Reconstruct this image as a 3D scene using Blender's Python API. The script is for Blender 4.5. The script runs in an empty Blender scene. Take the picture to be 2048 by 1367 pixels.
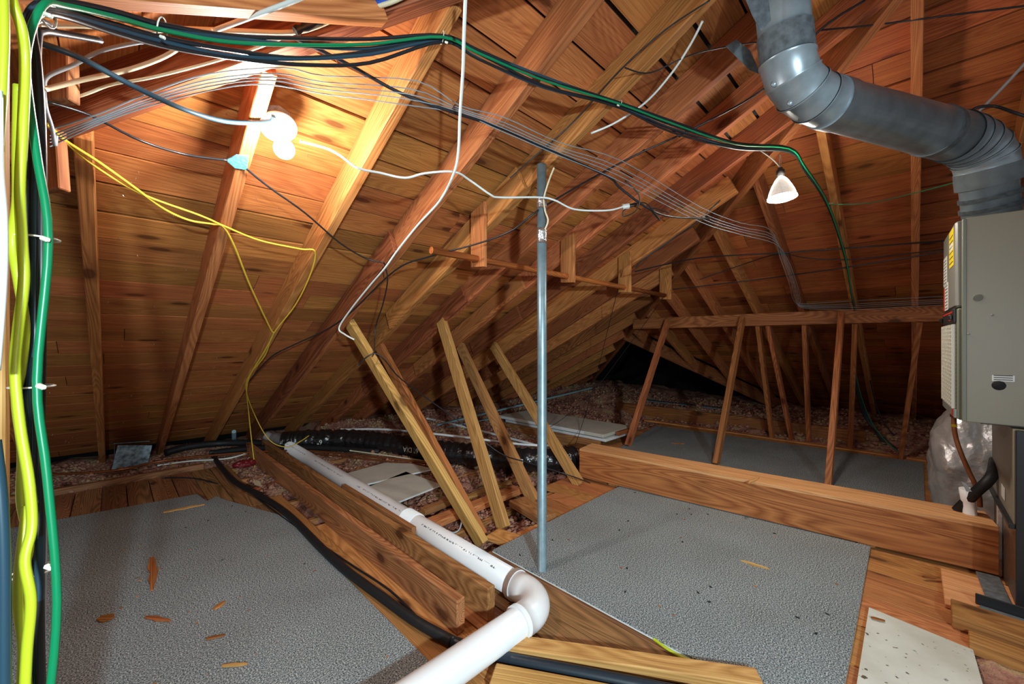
import bpy, bmesh, math, random
from mathutils import Vector, Matrix, noise
random.seed(7)
sc = bpy.context.scene
COL = sc.collection

# ------------------------------------------------------------------ camera, world, lights, exposure
cam_d = bpy.data.cameras.new('camera')
cam_d.sensor_fit = 'HORIZONTAL'; cam_d.sensor_width = 36.0; cam_d.lens = 800 / 2048 * 36.0
cam_d.clip_start = 0.02; cam_d.clip_end = 60
cam = bpy.data.objects.new('camera', cam_d); COL.objects.link(cam)
cam.location = (0, 0, 1.2); cam.rotation_euler = (math.radians(90), 0, math.radians(-45))
sc.camera = cam
wd = bpy.data.worlds.new('world'); sc.world = wd; wd.use_nodes = True
wd.node_tree.nodes['Background'].inputs[0].default_value = (0.92, 0.96, 1.0, 1)
wd.node_tree.nodes['Background'].inputs[1].default_value = 0.24
sc.view_settings.view_transform = 'Standard'; sc.view_settings.look = 'None'
sc.view_settings.gamma = 1.0; sc.view_settings.use_curve_mapping = False
sc.view_settings.exposure = 0.0

S2 = math.sqrt(0.5)
H = 1.2; SL = 0.494; VE = 5.66; UE = 8.13; WE = 3.82
def W(X, Y, Z):
    """right, ahead, up of the viewer -> house axes"""
    return Vector(((X + Y) * S2, (Y - X) * S2, Z))
def point_light(name, loc, energy, col, r):
    d = bpy.data.lights.new(name, 'POINT'); d.energy = energy; d.color = col; d.shadow_soft_size = r
    o = bpy.data.objects.new(name, d); COL.objects.link(o); o.location = loc; return o
# two unseen fill lights added behind the camera
sd = bpy.data.lights.new('fill_light', 'SPOT'); sd.energy = 375; sd.color = (0.72, 0.93, 1.0); sd.shadow_soft_size = 0.05
sd.spot_size = math.radians(105); sd.spot_blend = 1.0
so = bpy.data.objects.new('fill_light', sd); COL.objects.link(so); so.location = W(0.70, -1.15, 1.45)
so.rotation_euler = (W(-0.35, 2.3, 0.50) - so.location).to_track_quat('-Z', 'Y').to_euler()
point_light('fill_light', W(0.60, -0.8, 1.25), 34, (0.92, 0.97, 1.0), 0.10)
BULB1 = 620.0
BULB2 = 300.0

# ------------------------------------------------------------------ geometry of the place
def ray(px, py):
    a = (px - 1024) / 800; c = (683 - py) / 800
    return (a + 1) * S2, (1 - a) * S2, c
def at(px, py, Y):
    du, dv, c = ray(px, py); return Vector((du * Y, dv * Y, H + c * Y))
def onL(px, py, off=0.0):
    du, dv, c = ray(px, py); t = (SL * VE + off - H) / (c + SL * dv); return Vector((du * t, dv * t, H + c * t))
def onR(px, py, off=0.0):
    du, dv, c = ray(px, py); t = (SL * UE + off - H) / (c + SL * du); return Vector((du * t, dv * t, H + c * t))
def onZ(px, py, z=0.0):
    du, dv, c = ray(px, py); t = (z - H) / c; return Vector((du * t, dv * t, z))
def onU(px, py, u):
    du, dv, c = ray(px, py); t = u / du; return Vector((u, dv * t, H + c * t))
def onV(px, py, v):
    du, dv, c = ray(px, py); t = v / dv; return Vector((du * t, v, H + c * t))
def zL(v, o=0.0): return SL * (VE - v) + o
def zR(u, o=0.0): return SL * (UE - u) + o
def zW(u, o=0.0): return SL * (u + WE) + o
NL = Vector((0, -SL, -1)).normalized()     # pointing into the attic
NR = Vector((-SL, 0, -1)).normalized()
NW = Vector((SL, 0, -1)).normalized()

# ------------------------------------------------------------------ materials
def lin(h):
    h = h.lstrip('#'); r = []
    for i in (0, 2, 4):
        c = int(h[i:i + 2], 16) / 255
        r.append(c / 12.92 if c <= 0.04045 else ((c + 0.055) / 1.055) ** 2.4)
    return (*r, 1)
def newmat(name):
    m = bpy.data.materials.new(name); m.use_nodes = True
    nt = m.node_tree; b = nt.nodes['Principled BSDF']
    return m, nt, b
def nd(nt, t, **kw):
    n = nt.nodes.new(t)
    for k, v in kw.items():
        if k in n.inputs: n.inputs[k].default_value = v
        else: setattr(n, k, v)
    return n
def ramp(nt, stops, fac=None):
    n = nt.nodes.new('ShaderNodeValToRGB'); e = n.color_ramp.elements
    e[0].position, e[0].color = stops[0]; e[1].position, e[1].color = stops[-1]
    for p, c in stops[1:-1]:
        x = e.new(p); x.color = c
    if fac is not None: nt.links.new(fac, n.inputs[0])
    return n
def mth(nt, op, a, b=None, clamp=False):
    n = nt.nodes.new('ShaderNodeMath'); n.operation = op; n.use_clamp = clamp
    for i, x in enumerate((a, b)):
        if x is None: continue
        if isinstance(x, (int, float)): n.inputs[i].default_value = x
        else: nt.links.new(x, n.inputs[i])
    return n.outputs[0]
def mix(nt, fac, a, b, mode='MIX'):
    n = nt.nodes.new('ShaderNodeMix'); n.data_type = 'RGBA'; n.blend_type = mode
    for s, x in ((0, fac), (6, a), (7, b)):
        if isinstance(x, (int, float)): n.inputs[s].default_value = x
        elif isinstance(x, tuple): n.inputs[s].default_value = x
        else: nt.links.new(x, n.inputs[s])
    return n.outputs[2]

def wood(name, light, dark, vary=0.35, knots=1.0, rough=0.6, stain=0.5, grain=1.0, spec=0.3, ring=30.0, rw=0.38, kz=2.6, ky=3.2):
    m, nt, b = newmat(name)
    tc = nd(nt, 'ShaderNodeTexCoord'); oi = nd(nt, 'ShaderNodeObjectInfo')
    off = nd(nt, 'ShaderNodeCombineXYZ')
    nt.links.new(mth(nt, 'MULTIPLY', oi.outputs['Random'], 53.0), off.inputs[0])
    nt.links.new(mth(nt, 'MULTIPLY', oi.outputs['Random'], 17.0), off.inputs[1])
    nt.links.new(mth(nt, 'MULTIPLY', oi.outputs['Random'], 7.0), off.inputs[2])
    add = nd(nt, 'ShaderNodeVectorMath', operation='ADD')
    nt.links.new(tc.outputs['Object'], add.inputs[0]); nt.links.new(off.outputs[0], add.inputs[1])
    P = add.outputs[0]
    def scaled(sx, sy, sz):
        n = nd(nt, 'ShaderNodeMapping'); n.inputs['Scale'].default_value = (sx, sy, sz)
        nt.links.new(P, n.inputs[0]); return n.outputs[0]
    def noi(vec, scale=1.0, detail=3.0, dist=0.0):
        n = nd(nt, 'ShaderNodeTexNoise', Scale=scale, Detail=detail, Distortion=dist); nt.links.new(vec, n.inputs[0]); return n.outputs[0]
    # growth rings: contour lines of a field that is stretched along the board
    field = noi(scaled(0.55, 5.5, 5.5), 1.0, 1.0, 0.6)
    rings = mth(nt, 'FRACT', mth(nt, 'MULTIPLY', field, ring))
    rings = mth(nt, 'ABSOLUTE', mth(nt, 'SUBTRACT', rings, 0.5))
    rings = mth(nt, 'MULTIPLY', rings, 2.0)
    fine = noi(scaled(3.0, 190 * grain, 190 * grain), 1.0, 2.0)
    g = mth(nt, 'ADD', mth(nt, 'MULTIPLY', rings, rw), mth(nt, 'MULTIPLY', fine, 1.0 - rw))
    base = ramp(nt, [(0.25, light), (0.75, dark)], g).outputs[0]
    # blotchy staining along the length
    bl = noi(scaled(1.1, 5, 5), 1.0, 4.0, 0.3)
    blr = ramp(nt, [(0.42, (1, 1, 1, 1)), (0.72, (0.36, 0.30, 0.26, 1))], bl).outputs[0]
    base = mix(nt, stain, base, blr, 'MULTIPLY')
    # knots
    if knots:
        v = nd(nt, 'ShaderNodeTexVoronoi', Scale=1.0); v.voronoi_dimensions = '2D'
        sx = nd(nt, 'ShaderNodeSeparateXYZ'); nt.links.new(P, sx.inputs[0]); cx = nd(nt, 'ShaderNodeCombineXYZ')
        nt.links.new(mth(nt, 'MULTIPLY', sx.outputs[0], 1.7), cx.inputs[0])
        nt.links.new(mth(nt, 'MULTIPLY', mth(nt, 'ADD', sx.outputs[1], sx.outputs[2]), ky), cx.inputs[1])
        nt.links.new(cx.outputs[0], v.inputs['Vector'])
        kd = v.outputs['Distance']
        sepc = nd(nt, 'ShaderNodeSeparateColor'); nt.links.new(v.outputs['Color'], sepc.inputs[0])
        on = mth(nt, 'GREATER_THAN', sepc.outputs[0], 1.0 - 0.40 * knots)
        kn = ramp(nt, [(0.055, (1, 1, 1, 1)), (0.085, (0.45, 0.45, 0.45, 1)), (0.17, (0, 0, 0, 1))], kd).outputs[0]
        kf = mth(nt, 'MULTIPLY', kn, on)
        base = mix(nt, mth(nt, 'MULTIPLY', kf, 0.85), base, (dark[0] * 0.25, dark[1] * 0.2, dark[2] * 0.2, 1))
    # every piece has its own tone
    hs = nd(nt, 'ShaderNodeHueSaturation')
    r2 = mth(nt, 'FRACT', mth(nt, 'MULTIPLY', oi.outputs['Random'], 91.7))
    nt.links.new(mth(nt, 'ADD', mth(nt, 'MULTIPLY', oi.outputs['Random'], 0.022), 0.489), hs.inputs['Hue'])
    nt.links.new(mth(nt, 'ADD', mth(nt, 'MULTIPLY', r2, vary), 1.0 - vary * 0.62), hs.inputs['Value'])
    nt.links.new(base, hs.inputs['Color'])
    nt.links.new(hs.outputs[0], b.inputs['Base Color'])
    b.inputs['Roughness'].default_value = rough; b.inputs['Specular IOR Level'].default_value = spec
    bp = nd(nt, 'ShaderNodeBump', Strength=0.25, Distance=0.004); nt.links.new(g, bp.inputs['Height'])
    nt.links.new(bp.outputs[0], b.inputs['Normal'])
    return m
def plain(name, col, rough=0.5, metal=0.0, spec=0.5, nz=0.0, nscale=30.0, bump=0.0, bscale=60.0, dark=0.5, trans=0.0):
    m, nt, b = newmat(name)
    b.inputs['Base Color'].default_value = col; b.inputs['Roughness'].default_value = rough
    b.inputs['Metallic'].default_value = metal; b.inputs['Specular IOR Level'].default_value = spec
    if trans: b.inputs['Transmission Weight'].default_value = trans
    tc = nd(nt, 'ShaderNodeTexCoord')
    if nz:
        n = nd(nt, 'ShaderNodeTexNoise', Scale=nscale, Detail=4.0); nt.links.new(tc.outputs['Object'], n.inputs[0])
        r = ramp(nt, [(0.35, (1, 1, 1, 1)), (0.68, (dark, dark, dark, 1))], n.outputs[0]).outputs[0]
        nt.links.new(mix(nt, nz, col, r, 'MULTIPLY'), b.inputs['Base Color'])
    if bump:
        n2 = nd(nt, 'ShaderNodeTexNoise', Scale=bscale, Detail=3.0); nt.links.new(tc.outputs['Object'], n2.inputs[0])
        bp = nd(nt, 'ShaderNodeBump', Strength=bump, Distance=0.01); nt.links.new(n2.outputs[0], bp.inputs['Height'])
        nt.links.new(bp.outputs[0], b.inputs['Normal'])
    return m
def printed(name, col, ink, rough=0.4, lo=0.42, hi=0.58, size=0.012, every=0.35):
    """sheath with a line of tiny print along it (UV: x along in metres, y around)"""
    m, nt, b = newmat(name)
    uv = nd(nt, 'ShaderNodeUVMap'); sp = nd(nt, 'ShaderNodeSeparateXYZ'); nt.links.new(uv.outputs[0], sp.inputs[0])
    x, y = sp.outputs[0], sp.outputs[1]
    band = mth(nt, 'MULTIPLY', mth(nt, 'GREATER_THAN', y, lo), mth(nt, 'LESS_THAN', y, hi))
    ch = nd(nt, 'ShaderNodeTexNoise', Scale=1.0, Detail=0.0)
    mp = nd(nt, 'ShaderNodeMapping'); mp.inputs['Scale'].default_value = (1.6 / size, 22, 1)
    nt.links.new(uv.outputs[0], mp.inputs[0]); nt.links.new(mp.outputs[0], ch.inputs[0])
    stroke = mth(nt, 'GREATER_THAN', ch.outputs[0], 0.53)
    gap = mth(nt, 'LESS_THAN', mth(nt, 'FRACT', mth(nt, 'MULTIPLY', x, 1 / every)), 0.72)
    f = mth(nt, 'MULTIPLY', mth(nt, 'MULTIPLY', band, stroke), gap)
    nt.links.new(mix(nt, mth(nt, 'MULTIPLY', f, 0.85), col, ink), b.inputs['Base Color'])
    b.inputs['Roughness'].default_value = rough
    return m
def emit(name, col, s):
    m, nt, b = newmat(name)
    b.inputs['Base Color'].default_value = (1, 1, 1, 1)
    b.inputs['Emission Color'].default_value = col; b.inputs['Emission Strength'].default_value = s
    return m

M = {}
M['deck'] = wood('roof_deck_pine', lin('#D88E50'), lin('#A05C2E'), vary=0.40, knots=1.0, stain=0.5, rw=0.18, kz=0.4, ky=5.0, rough=0.62)
M['deck_r'] = wood('roof_deck_amber_pine', lin('#D4844A'), lin('#984F26'), vary=0.4, knots=1.0, stain=0.45, rw=0.18, kz=0.4, ky=5.0, rough=0.62)
M['rafter'] = wood('rafter_fir', lin('#DC9258'), lin('#AC6436'), vary=0.3, knots=0.6, stain=0.35)
M['rafter_dark'] = wood('rafter_red_brown', lin('#B06C42'), lin('#783F22'), vary=0.3, knots=0.5, stain=0.4)
M['lumber'] = wood('yellow_pine_stud', lin('#DCAC6A'), lin('#B07C42'), vary=0.22, knots=0.7, stain=0.25)
M['stud_red'] = wood('orange_fir_stud', lin('#CC8450'), lin('#8E5028'), vary=0.3, knots=0.6, stain=0.35)
M['joist'] = wood('brown_joist', lin('#C8925C'), lin('#8E5C34'), vary=0.2, knots=0.4, stain=0.5)
M['floor'] = wood('floor_board', lin('#D8965C'), lin('#A6683A'), vary=0.3, knots=0.6, stain=0.35, kz=0.4, ky=4.0)
M['floor_dark'] = wood('weathered_floor_board', lin('#B8845A'), lin('#76502F'), vary=0.3, knots=0.5, stain=0.55, kz=0.4, ky=4.0)
M['ply'] = wood('figured_plywood', lin('#C4844A'), lin('#8E5228'), vary=0.1, knots=0.0, stain=0.15, ring=16.0, grain=0.6, rw=0.4)
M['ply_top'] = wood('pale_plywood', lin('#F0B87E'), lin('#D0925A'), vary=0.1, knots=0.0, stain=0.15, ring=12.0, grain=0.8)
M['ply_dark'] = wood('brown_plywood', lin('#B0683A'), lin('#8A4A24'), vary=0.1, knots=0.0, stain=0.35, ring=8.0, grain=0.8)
M['dowel'] = wood('orange_dowel', lin('#C8803E'), lin('#9A5626'), vary=0.1, knots=0.0, stain=0.3)
M['chip'] = wood('wood_chip', lin('#C88048'), lin('#8A4A24'), vary=0.6, knots=0.0, stain=0.2)
M['chip_pale'] = wood('pale_wood_chip', lin('#E6B878'), lin('#C08A4C'), vary=0.2, knots=0.0, stain=0.1)
M['galv'] = plain('galvanised_steel', lin('#B4C4CE'), 0.34, 0.5, nz=0.6, nscale=14, dark=0.55, bump=0.05, bscale=8)
M['galv_dull'] = plain('dull_galvanised_steel', lin('#8E9AA2'), 0.5, 0.5, nz=0.8, nscale=40, dark=0.45)
M['conduit'] = plain('zinc_conduit', lin('#8FA9B4'), 0.42, 0.55, nz=0.5, nscale=22, dark=0.55)
M['foil'] = plain('foil_wrap', lin('#DADADC'), 0.3, 0.6, bump=0.9, bscale=16, nz=0.3, nscale=9, dark=0.4)
M['foil_dull'] = plain('brown_foil_wrap', lin('#8C7C72'), 0.35, 0.7, bump=0.9, bscale=18, nz=0.6, nscale=7, dark=0.4)
M['tape'] = plain('aluminium_tape', lin('#DCDEE0'), 0.25, 0.9, bump=0.6, bscale=60)
M['pvc'] = plain('white_pvc', lin('#F2F2F4'), 0.32, 0, nz=0.15, nscale=6, dark=0.8)
M['pvc_print'] = printed('printed_white_pvc', lin('#F0F0F2'), lin('#303438'), 0.32, lo=0.085, hi=0.11, size=0.02, every=0.9)
M['flex'] = plain('black_flex_duct', (0.012, 0.012, 0.014, 1), 0.16, 0, 0.8, bump=0.9, bscale=34)
M['rubber'] = plain('black_foam_hose', (0.012, 0.012, 0.014, 1), 0.55, 0, 0.4, bump=0.4, bscale=18)
M['navyhose'] = plain('dark_blue_hose', (0.012, 0.022, 0.034, 1), 0.4, 0, 0.5)
M['blackcable'] = plain('black_cable', (0.012, 0.014, 0.018, 1), 0.38, 0, 0.5)
M['navycable'] = plain('dark_blue_cable', (0.018, 0.055, 0.085, 1), 0.38, 0, 0.5)
M['greencable'] = plain('green_cable', (0.0, 0.22, 0.085, 1), 0.35)
M['yellowcable'] = printed('yellow_cable', (0.50, 0.57, 0.02, 1), (0.05, 0.10, 0.12, 1), 0.4, lo=0.3, hi=0.42, size=0.010, every=0.2)
M['yellowstring'] = plain('yellow_string', (0.80, 0.56, 0.05, 1), 0.6)
M['whitecable'] = plain('white_cable', lin('#E4EAE6'), 0.4)
M['creamcable'] = plain('cream_cable', lin('#DDD0B0'), 0.4)
M['greycable'] = plain('grey_cable', lin('#A0A8AE'), 0.4)
M['greywire'] = plain('grey_wire', lin('#8698A2'), 0.45)
M['ziptie'] = plain('white_tie', lin('#E8E6D6'), 0.4)
M['copper'] = plain('copper_tube', lin('#A8643C'), 0.4, 0.7, nz=0.4, nscale=20)
M['brownpipe'] = plain('brown_gas_pipe', lin('#8C5430'), 0.5, 0.2, nz=0.3)
M['porcelain'] = plain('white_porcelain', lin('#F0F0EE'), 0.25)
M['blackplastic'] = plain('black_plastic', (0.015, 0.015, 0.015, 1), 0.4)
M['cabinet'] = plain('grey_beige_enamel', lin('#948E7E'), 0.42, 0, 0.4, nz=0.12, nscale=3, dark=0.7)
M['cabinet_edge'] = plain('grey_green_enamel', lin('#75796C'), 0.45)
M['door_grey'] = plain('grey_door_enamel', lin('#8A8A84'), 0.4, 0.2)
M['grille'] = plain('pale_grille_enamel', lin('#C8C6BA'), 0.4)
M['hole'] = plain('dark_opening', (0.006, 0.006, 0.006, 1), 0.8)
M['black'] = plain('black_steel', (0.02, 0.02, 0.022, 1), 0.45)
M['label_yellow'] = plain('yellow_sticker', (0.85, 0.66, 0.02, 1), 0.5)
M['label_white'] = plain('white_sticker', lin('#E4E4E0'), 0.5)
M['label_red'] = plain('red_sticker', lin('#C83228'), 0.5)
M['ink'] = plain('print_ink', (0.03, 0.03, 0.03, 1), 0.6)
M['panel'] = plain('off_white_panel', lin('#D6D2C6'), 0.55, nz=0.5, nscale=5, dark=0.72)
M['panel_edge'] = plain('white_panel_edge', lin('#E6EAEA'), 0.5)
M['blue_cloth'] = plain('blue_tape', lin('#4E9EB4'), 0.7, bump=0.6, bscale=80)
M['red_plastic'] = plain('dark_red_plastic', lin('#7A1A24'), 0.4)
M['blue_tube'] = plain('blue_sleeve', (0.02, 0.09, 0.55, 1), 0.35)
M['bluestrip'] = plain('pale_blue_strip', lin('#88B4C0'), 0.4, 0.3)
M['debris'] = plain('dark_debris', (0.01, 0.009, 0.008, 1), 0.8)
M['nail'] = plain('nail_steel', lin('#C8C0B0'), 0.35, 0.8)
M['lamp_glass'] = plain('frosted_lamp_glass', (0.95, 0.97, 1.0, 1), 0.06, 0, trans=1.0)
M['bulb'] = emit('glowing_bulb', (1.0, 0.95, 0.89, 1), BULB1)
M['lamp_glow'] = emit('glowing_lamp_lens', (1.0, 0.90, 0.76, 1), BULB2)

def carpet_mat():
    m, nt, b = newmat('grey_speckled_carpet')
    tc = nd(nt, 'ShaderNodeTexCoord')
    n = nd(nt, 'ShaderNodeTexNoise', Scale=190.0, Detail=2.0, Roughness=0.7); nt.links.new(tc.outputs['Object'], n.inputs[0])
    n3 = nd(nt, 'ShaderNodeTexNoise', Scale=2.5, Detail=3.0); nt.links.new(tc.outputs['Object'], n3.inputs[0])
    c = ramp(nt, [(0.30, lin('#2A3034')), (0.45, lin('#666E74')), (0.55, lin('#A0A8AA')), (0.70, lin('#E6E8E4'))], n.outputs[0]).outputs[0]
    s = ramp(nt, [(0.3, (1, 1, 1, 1)), (0.75, (0.82, 0.80, 0.78, 1))], n3.outputs[0]).outputs[0]
    nt.links.new(mix(nt, 1.0, c, s, 'MULTIPLY'), b.inputs['Base Color'])
    b.inputs['Roughness'].default_value = 0.95; b.inputs['Specular IOR Level'].default_value = 0.1
    bp = nd(nt, 'ShaderNodeBump', Strength=0.5, Distance=0.003); nt.links.new(n.outputs[0], bp.inputs['Height'])
    nt.links.new(bp.outputs[0], b.inputs['Normal'])
    return m
M['carpet'] = carpet_mat()
def insul_mat():
    m, nt, b = newmat('pink_fibre_insulation')
    tc = nd(nt, 'ShaderNodeTexCoord')
    n = nd(nt, 'ShaderNodeTexNoise', Scale=5.0, Detail=5.0, Roughness=0.65); nt.links.new(tc.outputs['Object'], n.inputs[0])
    n2 = nd(nt, 'ShaderNodeTexNoise', Scale=55.0, Detail=4.0, Roughness=0.75); nt.links.new(tc.outputs['Object'], n2.inputs[0])
    c = ramp(nt, [(0.30, lin('#6E4A3E')), (0.43, lin('#B8806E')), (0.54, lin('#D8A48E')), (0.63, lin('#D8BC90')), (0.76, lin('#A88462'))], n.outputs[0]).outputs[0]
    d = ramp(nt, [(0.3, (0.55, 0.5, 0.48, 1)), (0.6, (1, 1, 1, 1))], n2.outputs[0]).outputs[0]
    nt.links.new(mix(nt, 0.85, c, d, 'MULTIPLY'), b.inputs['Base Color'])
    b.inputs['Roughness'].default_value = 1.0; b.inputs['Specular IOR Level'].default_value = 0.0
    bp = nd(nt, 'ShaderNodeBump', Strength=1.0, Distance=0.02); nt.links.new(n2.outputs[0], bp.inputs['Height'])
    nt.links.new(bp.outputs[0], b.inputs['Normal'])
    return m
M['insul'] = insul_mat()
def painted_panel():
    m, nt, b = newmat('spattered_white_paint')
    tc = nd(nt, 'ShaderNodeTexCoord')
    n = nd(nt, 'ShaderNodeTexNoise', Scale=4.0, Detail=5.0); nt.links.new(tc.outputs['Object'], n.inputs[0])
    v = nd(nt, 'ShaderNodeTexNoise', Scale=38.0, Detail=2.0); nt.links.new(tc.outputs['Object'], v.inputs[0])
    c = ramp(nt, [(0.40, lin('#DCDCD2')), (0.70, lin('#C2BEB0')), (0.74, lin('#B88A62'))], n.outputs[0]).outputs[0]
    d = ramp(nt, [(0.30, (0.16, 0.12, 0.09, 1)), (0.335, (1, 1, 1, 1))], v.outputs[0]).outputs[0]
    nt.links.new(mix(nt, 1.0, c, d, 'MULTIPLY'), b.inputs['Base Color']); b.inputs['Roughness'].default_value = 0.6
    return m
M['painted'] = painted_panel()

# ------------------------------------------------------------------ builders
WM = {}
def place(o, mat, parent=None):
    WM[o.name] = mat.copy()
    if parent is not None:
        o.parent = parent; o.matrix_basis = WM[parent.name].inverted() @ mat
    else:
        o.matrix_basis = mat
def link(name, me, mat, parent=None, m=None):
    o = bpy.data.objects.new(name, me); COL.objects.link(o)
    if m is not None:
        me.materials.clear(); me.materials.append(m)
    place(o, mat, parent); return o
def tag(o, label=None, cat=None, group=None, kind=None):
    if label: o['label'] = label
    if cat: o['category'] = cat
    if group: o['group'] = group
    if kind: o['kind'] = kind
    return o
def empty(name, loc, rz=0.0, label=None, cat=None, group=None, kind=None):
    o = bpy.data.objects.new(name, None); COL.objects.link(o); o.empty_display_size = 0.1
    place(o, Matrix.Translation(Vector(loc)) @ Matrix.Rotation(rz, 4, 'Z')); return tag(o, label, cat, group, kind)
def frame_of(origin, xd, zd):
    x = Vector(xd).normalized(); z = Vector(zd); z = (z - x * z.dot(x)).normalized(); y = z.cross(x)
    return Matrix(((x.x, y.x, z.x, origin[0]), (x.y, y.y, z.y, origin[1]), (x.z, y.z, z.z, origin[2]), (0, 0, 0, 1)))
def mesh_of(name, verts, faces, smooth=False, bev=0.0):
    bm = bmesh.new(); vs = [bm.verts.new(v) for v in verts]
    for f in faces:
        try: bm.faces.new([vs[i] for i in f])
        except ValueError: pass
    bmesh.ops.recalc_face_normals(bm, faces=bm.faces)
    if bev: bmesh.ops.bevel(bm, geom=list(bm.edges), offset=bev, segments=1, affect='EDGES', clamp_overlap=True)
    me = bpy.data.meshes.new(name); bm.to_mesh(me); bm.free()
    if smooth:
        for p in me.polygons: p.use_smooth = True
    return me
BOXF = [(0, 1, 2, 3), (4, 5, 6, 7), (0, 1, 5, 4), (1, 2, 6, 5), (2, 3, 7, 6), (3, 0, 4, 7)]
def box_mesh(name, sx, sy, sz, bev=0.002, c=(0, 0, 0)):
    x, y, z = sx / 2, sy / 2, sz / 2
    vs = [(c[0] + a * x, c[1] + b_ * y, c[2] + d * z) for d in (-1, 1) for a, b_ in ((-1, -1), (1, -1), (1, 1), (-1, 1))]
    return mesh_of(name, vs, BOXF, bev=bev)
def lumber(name, A, B, w, d, m, up=(0, 0, 1), parent=None, bev=0.003, dz=0.0, dy=0.0, cuts=None):
    """a stick from A to B; w across, d along 'up'. dz/dy shift the section; cuts=(nA,nB): end planes' normals"""
    A = Vector(A); B = Vector(B); L = (B - A).length
    F = frame_of(A, B - A, up)
    vs = []
    for x in (0, L):
        for y, z in ((-w / 2, -d / 2), (w / 2, -d / 2), (w / 2, d / 2), (-w / 2, d / 2)):
            vs.append(Vector((x, y + dy, z + dz)))
    if cuts:
        R = F.to_3x3().inverted()
        for k, n in enumerate(cuts):
            if n is None: continue
            n = R @ Vector(n)
            x0 = 0 if k == 0 else L
            for i in range(4 * k, 4 * k + 4):
                p = vs[i]; vs[i] = Vector((x0 - (n.y * (p.y) + n.z * (p.z)) / n.x, p.y, p.z))
    return link(name, mesh_of(name, vs, BOXF, bev=bev), F, parent, M[m] if isinstance(m, str) else m)
def slab(name, corners, nrm, th, m, xd, parent=None, bev=0.0):
    """flat piece: polygon of world corners, thickened away along nrm"""
    n = Vector(nrm).normalized(); cs = [Vector(c) for c in corners]
    F = frame_of(cs[0], xd, -n); Fi = F.inverted()
    k = len(cs); vs = [Fi @ c for c in cs] + [Fi @ (c + n * th) for c in cs]
    fs = [tuple(range(k)), tuple(range(k, 2 * k))] + [(i, (i + 1) % k, k + (i + 1) % k, k + i) for i in range(k)]
    return link(name, mesh_of(name, vs, fs, bev=bev), F, parent, M[m] if isinstance(m, str) else m)
def smooth_path(pts, sub=6):
    pts = [Vector(p) for p in pts]
    if len(pts) < 3 or sub <= 1: return pts
    out = []
    for i in range(len(pts) - 1):
        p0 = pts[max(i - 1, 0)]; p1 = pts[i]; p2 = pts[i + 1]; p3 = pts[min(i + 2, len(pts) - 1)]
        for k in range(sub):
            t = k / sub; t2 = t * t; t3 = t2 * t
            out.append(0.5 * ((2 * p1) + (p2 - p0) * t + (2 * p0 - 5 * p1 + 4 * p2 - p3) * t2 + (3 * p1 - p0 - 3 * p2 + p3) * t3))
    out.append(pts[-1]); return out
def tube_mesh(name, pts, r, seg=8, sub=6, caps=True, flat=1.0):
    P = smooth_path(pts, sub); n = len(P)
    rad = r if callable(r) else (lambda i, n_: r)
    verts, faces, us = [], [], []
    nrm = None; s = 0.0
    for i, p in enumerate(P):
        t = (P[min(i + 1, n - 1)] - P[max(i - 1, 0)]).normalized()
        if nrm is None:
            nrm = t.orthogonal().normalized()
            if abs(t.z) < 0.9: nrm = (Vector((0, 0, 1)) - t * t.z).normalized()
        else:
            nrm = (nrm - t * nrm.dot(t))
            nrm = nrm.normalized() if nrm.length > 1e-6 else t.orthogonal().normalized()
        b = t.cross(nrm); rr = rad(i, n)
        if i: s += (p - P[i - 1]).length
        us.append(s)
        for k in range(seg):
            a = 2 * math.pi * k / seg
            verts.append(p + nrm * math.cos(a) * rr * flat + b * math.sin(a) * rr)
    for i in range(n - 1):
        for k in range(seg):
            faces.append((i * seg + k, i * seg + (k + 1) % seg, (i + 1) * seg + (k + 1) % seg, (i + 1) * seg + k))
    nq = len(faces)
    if caps: faces += [tuple(range(seg)), tuple(range((n - 1) * seg, n * seg))]
    me = bpy.data.meshes.new(name); o0 = P[0]
    me.from_pydata([tuple(v - o0) for v in verts], [], faces)
    uv = me.uv_layers.new(name='UVMap')
    for fi, poly in enumerate(me.polygons):
        poly.use_smooth = fi < nq
        if fi < nq:
            i, k = divmod(fi, seg)
            q = [(us[i], k / seg), (us[i], (k + 1) / seg), (us[i + 1], (k + 1) / seg), (us[i + 1], k / seg)]
            for li, c in zip(poly.loop_indices, q): uv.data[li].uv = c
    me.update(); return me, o0
def tube(name, pts, r, m, parent=None, seg=8, sub=6, flat=1.0, caps=True):
    me, o0 = tube_mesh(name, pts, r, seg, sub, caps, flat)
    return link(name, me, Matrix.Translation(o0), parent, M[m])
def lathe(name, prof, F, m, parent=None, seg=24, smooth=True):
    """prof = [(radius, height)...] turned about the local Z of matrix F"""
    vs, fs = [], []
    for r, z in prof:
        for k in range(seg):
            a = 2 * math.pi * k / seg; vs.append((r * math.cos(a), r * math.sin(a), z))
    n = len(prof)
    for i in range(n - 1):
        for k in range(seg): fs.append((i * seg + k, i * seg + (k + 1) % seg, (i + 1) * seg + (k + 1) % seg, (i + 1) * seg + k))
    if prof[0][0] > 1e-5: fs.append(tuple(range(seg)))
    if prof[-1][0] > 1e-5: fs.append(tuple(range((n - 1) * seg, n * seg)))
    bm = bmesh.new(); bv = [bm.verts.new(v) for v in vs]
    for f in fs:
        try: bm.faces.new([bv[i] for i in f])
        except ValueError: pass
    bmesh.ops.remove_doubles(bm, verts=bm.verts, dist=1e-6)
    bmesh.ops.recalc_face_normals(bm, faces=bm.faces)
    me = bpy.data.meshes.new(name); bm.to_mesh(me); bm.free()
    for p in me.polygons: p.use_smooth = smooth and len(p.vertices) <= 4
    return link(name, me, F, parent, M[m])
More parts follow.
